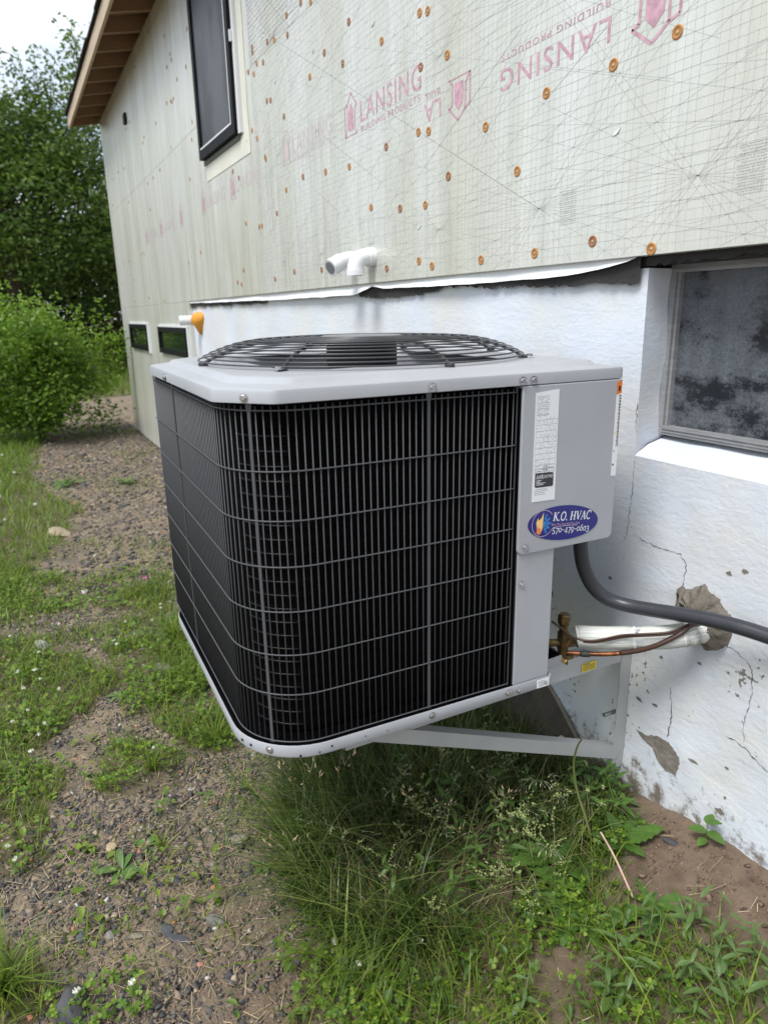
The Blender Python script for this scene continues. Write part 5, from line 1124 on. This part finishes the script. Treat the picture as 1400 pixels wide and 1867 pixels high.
def stem_weed(x, y, h, seed, label, n=10, lean=(0, 0), meshes=None, sc=1., cat='weed', group='leafy weeds under the unit'):
    rr = random.Random(seed); e = empty('leafy_weed', (x, y, gz1(x, y)-.003)); tag(e, label, cat, group)
    pts = [Vector((lean[0]*t*t*h, lean[1]*t*t*h, h*t*(1-.15*math.hypot(*lean)*t))) for t in (0, .25, .5, .75, 1)]; stem(e, pts, [.0016, .0015, .0013, .001, .0007])
    az = rr.uniform(0, 6.28)
    for k in range(n):
        t = .15+.85*k/(n-1); i = min(3, int(t*4)); q = pts[i].lerp(pts[i+1], t*4-i); az += 2.4+rr.uniform(-.4, .4); add_leaf(rr.choice(meshes or LANCE), e, q, az, rr.uniform(-.1, .7), rr.uniform(-.3, .3), sc*rr.uniform(.5, 1.3)*(1.1-.45*t))
    return e
sw_group = 'lance leaved weeds in the grass under the unit'
SW = [(-.06, -.30), (-.02, -.37), (-.10, -.22), (-.16, -.42), (-.12, -.14), (-.30, -.35), (-.25, -.22), (-.03, -.47), (-.35, -.15), (-.08, -.62), (.02, -.55), (-.40, -.45)]
for k, (x, y) in enumerate(SW): stem_weed(x, y, random.uniform(.13, .23), k, 'lance leaved green weed standing in the long grass'+(' near the bracket' if y > -.3 else ' at its left' if x < -.2 else ' at its front'), 12+k % 4, (random.uniform(-.4, .4), random.uniform(-.4, .2)), group=sw_group)
for k, (x, y, h) in enumerate([(-.035, -.05, .15), (.0, -.06, .13), (-.075, -.05, .12), (.03, -.10, .10), (-.03, -.12, .10), (-.10, -.08, .13)]): stem_weed(x, y, h, 40+k, 'leafy weed growing against the foot of the white wall below the bracket', 11, (random.uniform(-.3, .5), -.3), [LANCE[0], leaf_mesh('lance_leaf', .04, .015, M['leaf_dark'], seed=5)], 1.05, group='leafy weeds at the foot of the wall')
for k, (x, y, h) in enumerate([(.397, -.235, .11), (.427, -.173, .09), (.376, -.296, .11), (.294, -.291, .10), (.444, -.251, .10), (.294, -.362, .10), (.314, -.21, .08), (.48, -.215, .09), (.34, -.40, .10), (.322, -.431, .10), (.42, -.33, .09), (.25, -.56, .08)]): stem_weed(x, y, h, 60+k, 'sprawling pale green weed in the bottom right foreground', 11, (random.uniform(-.9, .3), random.uniform(-.3, .8)), [LANCE[1], leaf_mesh('lance_leaf', .05, .011, M['leaf_grey'], seed=8)], 1.05, group='sprawling weeds at bottom right')
# four leaved plant by the wall
e = empty('broad_leaved_plant', (.212, -.032, gz1(.212, -.032)-.003)); tag(e, 'small plant with five broad oval leaves at the foot of the wall on bare soil', 'plant')
ov = leaf_mesh('oval_leaf', .036, .026, M['leaf_mid'], 8, fold=.1, droop=.25, shape=.75)
stem(e, [(0, 0, 0), (0, -.004, .03), (.001, -.006, .062)], .0014)
for p, az, el, s in (((.0, -.004, .034), -2.6, .15, 1.05), ((.001, -.005, .036), .2, .1, 1.1), ((.0, -.006, .055), 1.9, .5, .85), ((0, -.006, .06), .6, .5, .8), ((0, -.003, .018), -1.6, -.1, .75)): add_leaf(ov, e, p, az, el, 0, s)
# toothed dandelion rosettes
TOOTH = [leaf_mesh('toothed_leaf', .115, .062, M['leaf_mid'], 14, teeth=.28, fold=.12, droop=.45, shape=1.25, seed=1, wavy=.01), leaf_mesh('toothed_leaf', .09, .042, M['leaf_dark'], 14, teeth=.25, fold=.12, droop=.3, shape=1.2, seed=2, wavy=.012)]
def rosette(x, y, label, n, sc, seed, meshes, el=(.25, .8), z=0, group=None, name='leafy_rosette'):
    rr = random.Random(seed); e = empty(name, (x, y, gz1(x, y)+z)); tag(e, label, 'weed', group)
    for k in range(n): add_leaf(rr.choice(meshes), e, (0, 0, .002), 6.28*k/n+rr.uniform(-.3, .3), rr.uniform(*el), rr.uniform(-.25, .25), sc*rr.uniform(.75, 1.2))
    b = MB(); b.lathe([(.004, -.004), (.005, .002), (.002, .006)], (0, 0, 0), 'Z', 8); b.build('crown_bud', M['stem'], e); return e
rosette(.02, -.287, 'dark toothed dandelion rosette at the right edge of the long grass', 7, 1.0, 1, TOOTH, (.3, .9)); rosette(.11, -.315, 'wide toothed dandelion rosette below the pink straw', 7, 1.0, 2, TOOTH, (.2, .7)); rosette(.24, -.225, 'toothed dandelion rosette spreading over the bare soil edge', 6, .9, 3, TOOTH, (.1, .6)); rosette(.09, -.15, 'upright toothed rosette near the wall, nearest the bracket foot', 6, .75, 4, TOOTH, (.4, 1.0))
SPOON = [leaf_mesh('spoon_leaf', .055, .018, M['leaf_grey'], 8, fold=.12, droop=.5, shape=1.35), leaf_mesh('spoon_leaf', .046, .02, M['leaf_mid'], 8, fold=.12, droop=.4, shape=1.3)]
rosette(-.515, -1.165, 'pale leafy rosette alone on the gravel', 9, .95, 5, SPOON, (.1, .7)); rosette(-.575, -1.10, 'small broad leaved rosette above the pale rosette on gravel', 7, .75, 6, SPOON[1:], (.1, .8)); rosette(-.73, -1.04, 'flat leaved rosette at the lower edge of the clover patch', 6, .7, 7, SPOON, (.05, .5)); rosette(-.70, -.92, 'small rosette on gravel right of the clover patch', 6, .55, 8, SPOON, (.05, .6))
rosette(-5.1, -1.0, 'bright rosette on the far path beside the left lawn', 8, 2.6, 9, SPOON, (.4, 1.0)); rosette(-4.9, -.55, 'bright leafy weed on the far path near the shrub', 8, 2.2, 10, SPOON, (.4, 1.0)); rosette(-1.38, -1.06, 'leafy rosette at the top of the gravel strip', 7, .8, 11, SPOON, (.1, .7)); rosette(-.30, -.80, 'tiny seedling at the left edge of the long grass', 5, .5, 12, SPOON[1:], (.1, .6)); rosette(-.36, -.86, 'small grey green seedling just under the unit corner', 5, .6, 13, SPOON, (.1, .6))
# grass tufts that stand alone
tg = 'grass tufts on the gravel'
def tuft(x, y, n, h, label, seed, mat='grass', w=(.002, .0045), group=None):
    global RNG
    xx = x+RNG.normal(0, .008, n); yy = y+RNG.normal(0, .008, n); o = blades('grass_tuft', xx, yy, gr_len(n, h, .3), RNG.uniform(*w, n), RNG.uniform(.4, 1.3, n), M[mat], 5); tag(o, label, 'grass tuft', group); return o
tuft(-.90, -1.03, 40, .10, 'bright grass tuft in the middle of the clover patch', 1); tuft(-.93, -.83, 70, .12, 'spreading grass tuft beside the lower left corner of the unit', 2); tuft(-.55, -1.07, 18, .06, 'small grass tuft behind the pale rosette', 3); tuft(-1.75, -.80, 90, .13, 'tall grass tuft against the left side of the unit', 4); tuft(-.30, -1.42, 70, .13, 'broad bladed grass tuft in the bottom left corner', 5, w=(.003, .006)); tuft(.0, -.82, 26, .12, 'broad bladed grass tuft at the bottom middle edge', 6, w=(.004, .007)); tuft(.06, -.78, 16, .11, 'loose broad grass blades right of the bottom clover', 7, w=(.004, .007))
# white clover flowers
M['clover_white'] = pmat('clover_petal', (.66, .66, .56), .7, island=.15); M['clover_base'] = pmat('clover_petal_base', (.42, .42, .22), .7)
cf = empty('clover_flower'); stem(cf, [(0, 0, 0), (.002, .001, .03), (.002, .002, .055)], .0008)
b = MB(); rr = random.Random(2)
for k in range(34):
    u = rr.uniform(-.5, 1); a = rr.uniform(0, 6.28); s = math.sqrt(max(0, 1-u*u)); d = Vector((s*math.cos(a), s*math.sin(a), u)); t = d.orthogonal().normalized()*.0013; c = Vector((.002, .002, .058)); q = c+d*.003; b.add([q+t, q-t, c+d*.0085-t*.4+Vector((0, 0, .001)), c+d*.0085+t*.4+Vector((0, 0, .001))], [(0, 1, 2, 3)])
b.lathe([(.003, -.003), (.0052, 0), (.0045, .003), (.001, .0045)], (.002, .002, .0575), 'Z', 8); b.build('flower_head', M['clover_white'], cf)
FL = [(-1.66, -1.36), (-1.65, -1.32), (-1.58, -1.31), (-1.35, -1.36), (-1.25, -1.31), (-1.18, -1.31), (-1.08, -1.34), (-.70, -1.40), (-.64, -1.385), (-.165, -1.28), (-.13, -1.2), (-.02, -.82), (.05, -.67), (.03, -.80), (-2.08, -.78), (-2.02, -.8), (-1.84, -1.09), (-1.78, -1.02), (-1.70, -1.03), (-1.81, -1.29), (-1.41, -1.24), (-2.04, -1.4), (-1.95, -.95), (-1.5, -1.36), (-1.3, -1.40), (-2.2, -1.3), (-2.3, -1.45), (-.92, -1.02), (-1.9, -.86), (-5.2, -1.5), (-5.5, -1.35), (-4.6, -1.45), (-4.2, -1.25), (-6.0, -1.5), (-3.9, -1.4), (-6.4, -1.45)]
for k, (x, y) in enumerate(FL):
    o = cf if k == 0 else copy_thing(cf); o.location = (x, y, gz1(x, y)); o.rotation_euler = (random.uniform(-.2, .2), random.uniform(-.2, .2), random.uniform(0, 6.28)); s = random.uniform(.75, 1.05) if x > -3 else 1.6; o.scale = (s, s, s)
    if x < -3: L_ = 'white clover flower out in the blurred far left lawn'
    elif x > -.1: L_ = 'white clover flower at the front edge of the long grass'
    elif x > -.2: L_ = 'white clover flower beside the dark lumpy stone at bottom left'
    elif y > -.96: L_ = 'white clover flower in the grass against the left side of the unit'
    elif x > -.75: L_ = 'white clover flower at the left picture edge level with the pale rosette'
    elif y > -1.1 and x > -1.1: L_ = 'white clover flower in the clover patch on the gravel'
    elif y > -1.15: L_ = 'white clover flower between the left grass and the unit'
    elif x < -1.75: L_ = 'white clover flower near the pale grey stone in the left grass'
    else: L_ = 'white clover flower in the dense clover at the left picture edge'
    tag(o, L_, 'flower', 'white clover flowers')
# greenish seed heads, dry tan seed heads and pale oat spikelets on the long grass
M['seed_green'] = pmat('green_seed', (.26, .30, .11), .7, island=.35); M['seed_tan'] = pmat('tan_seed', (.52, .39, .25), .7, island=.3); M['seed_pale'] = pmat('pale_seed', (.36, .38, .23), .6, island=.2); M['stalk'] = leafmat1('thin_stalk', (.11, .13, .05))
def stalk_thing(name, kind, h, lean, seed):
    rr = random.Random(seed); e = empty(name); pts = [Vector((lean*h*t*t, 0, h*t*(1-.3*lean*t))) for t in (0, .3, .6, .85, 1)]; stem(e, pts, [.0010, .0009, .0008, .0006, .0004], M['stalk']); b = MB()
    top = pts[-1]
    if kind == 'green':
        for br in range(9):
            t = .45+.55*br/8; i = min(3, int(t/.3)) if t < .85 else 3; q = pts[i].lerp(pts[i+1], min(1, max(0, (t-[0, .3, .6, .85][i])/[.3, .3, .25, .15][i]))); a = rr.uniform(0, 6.28); L_ = .048*(1.25-t)
            for k in range(12):
                s = k/11; c = q+Vector((math.cos(a)*L_*s, math.sin(a)*L_*s, L_*.8*s))+Vector((rr.uniform(-1, 1), rr.uniform(-1, 1), rr.uniform(-1, 1)))*.003; r = rr.uniform(.0011, .0023); b.add([c+Vector(v)*r for v in ((1, 0, 0), (-1, 0, 0), (0, 1, 0), (0, -1, 0), (0, 0, 1.3), (0, 0, -1.3))], [(0, 2, 4), (2, 1, 4), (1, 3, 4), (3, 0, 4), (2, 0, 5), (1, 2, 5), (3, 1, 5), (0, 3, 5)])
    else:
        for k in range(9 if kind == 'tan' else 12):
            t = k/(8 if kind == 'tan' else 11); c = top.lerp(pts[-2], t*(1 if kind == 'tan' else 2.6)); a = rr.uniform(0, 6.28); spread = .010 if kind == 'tan' else .012; dn = Vector((math.cos(a)*spread, math.sin(a)*spread, rr.uniform(-.012, .006) if kind != 'tan' else rr.uniform(.0, .012))); L_ = rr.uniform(.012, .019) if kind == 'tan' else rr.uniform(.008, .012); u = (dn.normalized()+Vector((0, 0, -.5 if kind != 'tan' else .6))).normalized(); s = u.orthogonal().normalized()*(.0021 if kind == 'tan' else .0013); c2 = c+dn
            b.add([c2, c2+u*L_*.4+s, c2+u*L_, c2+u*L_*.4-s, c2+u*L_*.4+u.cross(s)*.6], [(0, 1, 4), (1, 2, 4), (2, 3, 4), (3, 0, 4)])
            if kind != 'tan': b.tube([c, c2], .0003, 3)
    b.build('seed_head', M['seed_'+kind], e); return e
for kind, name, label, grp, spots, hh in (
    ('green', 'green_seed_stalk', 'stalk with yellow green seed clusters in the long grass', 'green seed stalks in the long grass', [(.127, -.44), (.036, -.316), (.15, -.40), (-.383, -.347), (-.254, -.291), (-.10, -.40), (-.20, -.55), (-.03, -.30), (-.06, -.42), (0, -.40), (.0, -.50), (-.02, -.58), (.02, -.62), (-.30, -.2), (-.40, -.35), (-.36, -.5), (-.14, -.3), (-.24, -.28), (.03, -.46), (-.12, -.52), (-.18, -.3), (-.26, -.5)], .20),
    ('tan', 'dry_seed_stalk', 'thin stalk with dry tan seed head over the long grass', 'dry tan seed heads over the long grass', [(-.20, -.52), (-.24, -.50), (-.17, -.50), (-.10, -.45), (-.30, -.62), (-.13, -.35), (-.05, -.34), (-.05, -.60), (-.22, -.70), (-.40, -.66), (-.28, -.70), (-.15, -.62)], .22),
    ('pale', 'oat_stalk', 'slender stalk with pale drooping spikelets over the long grass', 'pale oat stalks over the long grass', [(-.10, -.50), (-.06, -.28), (-.12, -.58), (-.02, -.22), (.02, -.36), (-.35, -.42), (-.22, -.44), (-.15, -.25), (-.08, -.36)], .23)):
    protos = [stalk_thing(name, kind, hh*(.85+.3*v), .25+.3*v, v+3) for v in range(3)]
    for k, (x, y) in enumerate(spots):
        o = protos[k] if k < 3 else copy_thing(protos[k % 3]); o.location = (x, y, gz1(x, y)); o.rotation_euler = (0, 0, random.uniform(0, 6.28)); s = random.uniform(.75, 1.1); o.scale = (s, s, s); tag(o, label+(' at its left front' if x < -.22 and y < -.4 else ' close under the unit' if y > -.36 else ' towards its front right' if x > -.08 else ' in its middle'), 'seed stalk', grp)
# single stalks
b = MB(); p = smooth_path([(.045, -.20, -.42), (.02, -.20, -.37), (-.012, -.20, -.32), (-.028, -.20, -.265), (-.024, -.20, -.215), (-.008, -.20, -.175)], 6); b.tube(p, [.0034-.0014*i/len(p) for i in range(len(p))], 7)
e = empty('dandelion_stalk', (.045, -.20, -.45)); tag(e, 'tall bare yellow green dandelion stalk curving in front of the bracket brace', 'stalk'); bl(b.build('stem', leafmat1('dandelion_stem', (.15, .17, .05)), e, smooth=True), (.045, -.20, -.45))
fe = empty('cream_flower', (-.18, -.10, gz1(-.18, -.10))); tag(fe, 'small cream flower on a thin stem in front of the dark footing', 'flower'); stem(fe, [(0, 0, 0), (.005, -.002, .08), (0, 0, .15)], .0009, M['stalk']); b = MB(); b.lathe([(.001, -.002), (.006, .001), (.007, .004), (.002, .006)], (0, 0, .15), 'Z', 10); b.build('flower_head', pmat('cream_petal', (.7, .66, .45), .6), fe)
b = MB(); p = smooth_path([(.114, -.25, -.318), (.140, -.25, -.335), (.166, -.25, -.356), (.214, -.25, -.405)], 6); b.tube(p, [.0018+.0006*i/len(p) for i in range(len(p))], 6); o = b.build('dry_stalk', pmat('pink_straw', (.52, .34, .27), .6, var=.2, vs=40), None, smooth=True); tag(o, 'bare pale pink dry stalk leaning over the toothed leaves', 'stalk')
e = empty('magenta_flower', (-2.42, -.80, gz1(-2.42, -.80))); tag(e, 'tiny magenta flower among the weeds left of the unit', 'flower'); stem(e, [(0, 0, 0), (0, 0, .045)], .001); b = MB()
for k in range(5): a = 1.257*k; d = Vector((math.cos(a), math.sin(a), .5))*.013; t = Vector((-math.sin(a), math.cos(a), 0))*.006; c = Vector((0, 0, .045)); b.add([c, c+d*.6+t, c+d, c+d*.6-t], [(0, 1, 2, 3)])
b.build('petals', pmat('magenta_petal', (.45, .02, .28), .6), e)

# ---------------------------------------------------------------- shrub and trees
def leaf_cloud(P, s, up=.5):
    """one folded diamond leaf per point"""
    n = len(P); d = RNG.normal(size=(n, 3)); d[:, 2] = d[:, 2]*.6-.15; d /= np.linalg.norm(d, axis=1)[:, None]; nr = RNG.normal(size=(n, 3))*(1-up)+np.array([0, 0, 1.])*up; sd = np.cross(d, nr); sd /= np.linalg.norm(sd, axis=1)[:, None]+1e-9; L_ = (s*RNG.uniform(.6, 1.35, n))[:, None]
    V = np.stack([P, P+d*L_*.45+sd*L_*.26, P+d*L_, P+d*L_*.45-sd*L_*.26], 1).reshape(-1, 3); return V, np.arange(4*n).reshape(-1, 4)
M['tree_leaf'] = leafmat('tree_leaf', (.05, .10, .014), (.17, .24, .04), .4, .5, (.09, .16, .025)); M['hedge_leaf'] = leafmat('hedge_leaf', (.02, .048, .011), (.06, .105, .025), .25, .5); M['shrub_leaf'] = leafmat('shrub_leaf', (.065, .14, .012), (.19, .30, .035), .4, .45, (.12, .225, .02)); M['bark'] = pmat('bark', (.07, .055, .042), .95, bump=.6, bs=40, bd=.02)
def tree(name, label, x, y, clumps, leaf, mat, per, trunk_h, tr=.12, sig=(.32, .32, .22), cat='tree', group=None, twig=True):
    z0 = gz1(x, y); e = empty(name, (x, y, z0)); tag(e, label, cat, group); C = np.array(clumps); b = MB(); top = Vector((.1, .05, trunk_h))
    b.tube([(0, 0, -.1), (.03, 0, trunk_h*.35), tuple(top*.7), tuple(top)], [tr*1.25, tr, tr*.7, tr*.3], 9); b.build('trunk', M['bark'], e, smooth=True)
    if twig:
        b = MB()
        for c in C[::3]:
            c = Vector(c); s = top*min(1, max(.15, (c.z-.8)/max(trunk_h, .1)*.75)); m = s.lerp(c, .5)+Vector((RNG.normal()*.15, RNG.normal()*.15, .15)); b.tube([s, m, c], [tr*.24, tr*.11, tr*.03], 4, cap=False)
        b.build('branches', M['bark'], e, smooth=True)
    cs = RNG.uniform(.6, 1.3, (len(C), 1)); P = (C[:, None, :]+RNG.normal(size=(len(C), per, 3))*np.array(sig)*cs[:, :, None]).reshape(-1, 3); P = P[P[:, 2] > .02]; V, F = leaf_cloud(P, np.full(len(P), leaf)); np_mesh('crown', V, F, mat, e); return e
def ellip(n, c, r, zmin=-9, shell=.5):
    d = RNG.normal(size=(n, 3)); d /= np.linalg.norm(d, axis=1)[:, None]; q = d*(RNG.uniform(shell**3, 1, n)**(1/3))[:, None]*np.array(r)+np.array(c); return q[q[:, 2] > zmin]
# tall airy tree: dense low crown, open leader shoots at the top
def shoots(base, n, L_, spread, k=7):
    out = []
    for _ in range(n):
        a = RNG.uniform(0, 6.28); p = np.array(base)+RNG.normal(size=3)*np.array([.6, .8, .3]); d = np.array([math.cos(a)*spread, math.sin(a)*spread, 1.])
        for i in range(k): out.append(p+d*L_*i/k+RNG.normal(size=3)*.06)
    return np.array(out)
cl = np.concatenate([ellip(150, (0, .2, 3.4), (2.4, 2.8, 1.75), .9, .3), ellip(46, (0, -.7, 4.8), (1.8, 1.8, 1.1), 3, .2), ellip(26, (0, 1.1, 4.9), (1.2, 1.3, .9), 3.4, .2)])
tree('airy_tree', 'tall airy deciduous tree with open top shoots at the left edge of the picture', -17, -1.0, cl, .11, M['tree_leaf'], 190, 5.2, .13, (.36, .36, .24))
e = bpy.data.objects['airy_tree']; S1 = np.concatenate([shoots((0, .95, 5.3), 4, 1.5, .25), shoots((0, 1.8, 5.0), 4, 1.5, .3), shoots((0, 2.5, 4.7), 4, 1.6, .3), shoots((0, 0, 5.2), 4, 1.3, .3), shoots((0, -1.4, 4.8), 5, 1.3, .3)])
P = (S1[:, None, :]+RNG.normal(size=(len(S1), 44, 3))*np.array([.15, .16, .13])).reshape(-1, 3); V, F = leaf_cloud(P, np.full(len(P), .10)); np_mesh('top_shoots', V, F, M['tree_leaf'], e)
b = MB()
for i in range(0, len(S1), 7): b.tube([(0, S1[i][1]*.5, 4.0)]+[tuple(q) for q in S1[i:i+7:2]], [.03, .018, .012, .008, .005], 4, cap=False)
b.build('top_twigs', M['bark'], e)
tree('drooping_tree', 'drooping mid green tree close behind the roof corner of the house', -18.5, 2.2, np.concatenate([ellip(120, (0, 0, 2.6), (2., 2.4, 1.7), .5, .3), ellip(16, (0, -.6, 4.2), (1., .9, .6), 2.8)]), .10, M['tree_leaf'], 170, 4.0, .11)
for k, (x, y, h, lab) in enumerate([(-21, -3.4, 4.6, 'dark dense evergreen at the far left behind the airy tree'), (-22, -.6, 4.4, 'dark dense evergreen straight behind the bright shrub'), (-21.5, 2.0, 4.2, 'dark dense evergreen right of the bright shrub beside the house corner'), (-22.5, 4.6, 4.6, 'dark dense evergreen hidden mostly behind the house corner'), (-21, -6.4, 4.8, 'dark evergreen beyond the left edge of the lawn')]):
    cl = np.concatenate([ellip(130, (0, 0, h*.45), (1.7, 1.9, h*.52), .1, .45)]); tree('dark_evergreen', lab, x, y, cl, .15, M['hedge_leaf'], 130, h*.7, .14, (.38, .38, .3))
cl = np.concatenate([ellip(80, (0, 0, .66), (.72, .78, .6), .12, .45), ellip(26, (.2, 0, 1.05), (.6, .65, .28), .85, .4)]); cl = cl+RNG.normal(size=cl.shape)*.09
tree('bright_shrub', 'bright lime green leafy shrub at the left edge in front of the dark trees', -7.7, -1.06, cl, .055, M['shrub_leaf'], 190, .7, .035, (.13, .14, .10), 'shrub')
e = bpy.data.objects['bright_shrub']; e.scale = (.92, .92, .94); S1 = []
for k in range(70):
    a = RNG.uniform(0, 6.28); r = RNG.uniform(0, .85)**.7; p = np.array([r*math.cos(a)*.8, r*math.sin(a)*.85, 1.24-.4*r*r+RNG.normal()*.05]); d = np.array([math.cos(a)*.25*r, math.sin(a)*.4*r, 1.])
    for i in range(6): S1.append(p+d*(.035+.03*(k%3))*i)
for k in range(14):
    p = np.array([.3, .75+RNG.uniform(-.1, .1), RNG.uniform(.5, 1.15)]); d = np.array([.1, 1, .45+RNG.uniform(-.2, .3)])
    for i in range(6): S1.append(p+d*.05*i)
S1 = np.array(S1); P = (S1[:, None, :]+RNG.normal(size=(len(S1), 12, 3))*.028).reshape(-1, 3); V, F = leaf_cloud(P, np.full(len(P), .045), .6); np_mesh('new_shoots', V, F, leafmat('young_shrub_leaf', (.14, .26, .02), (.26, .40, .045), .4, .45), e)
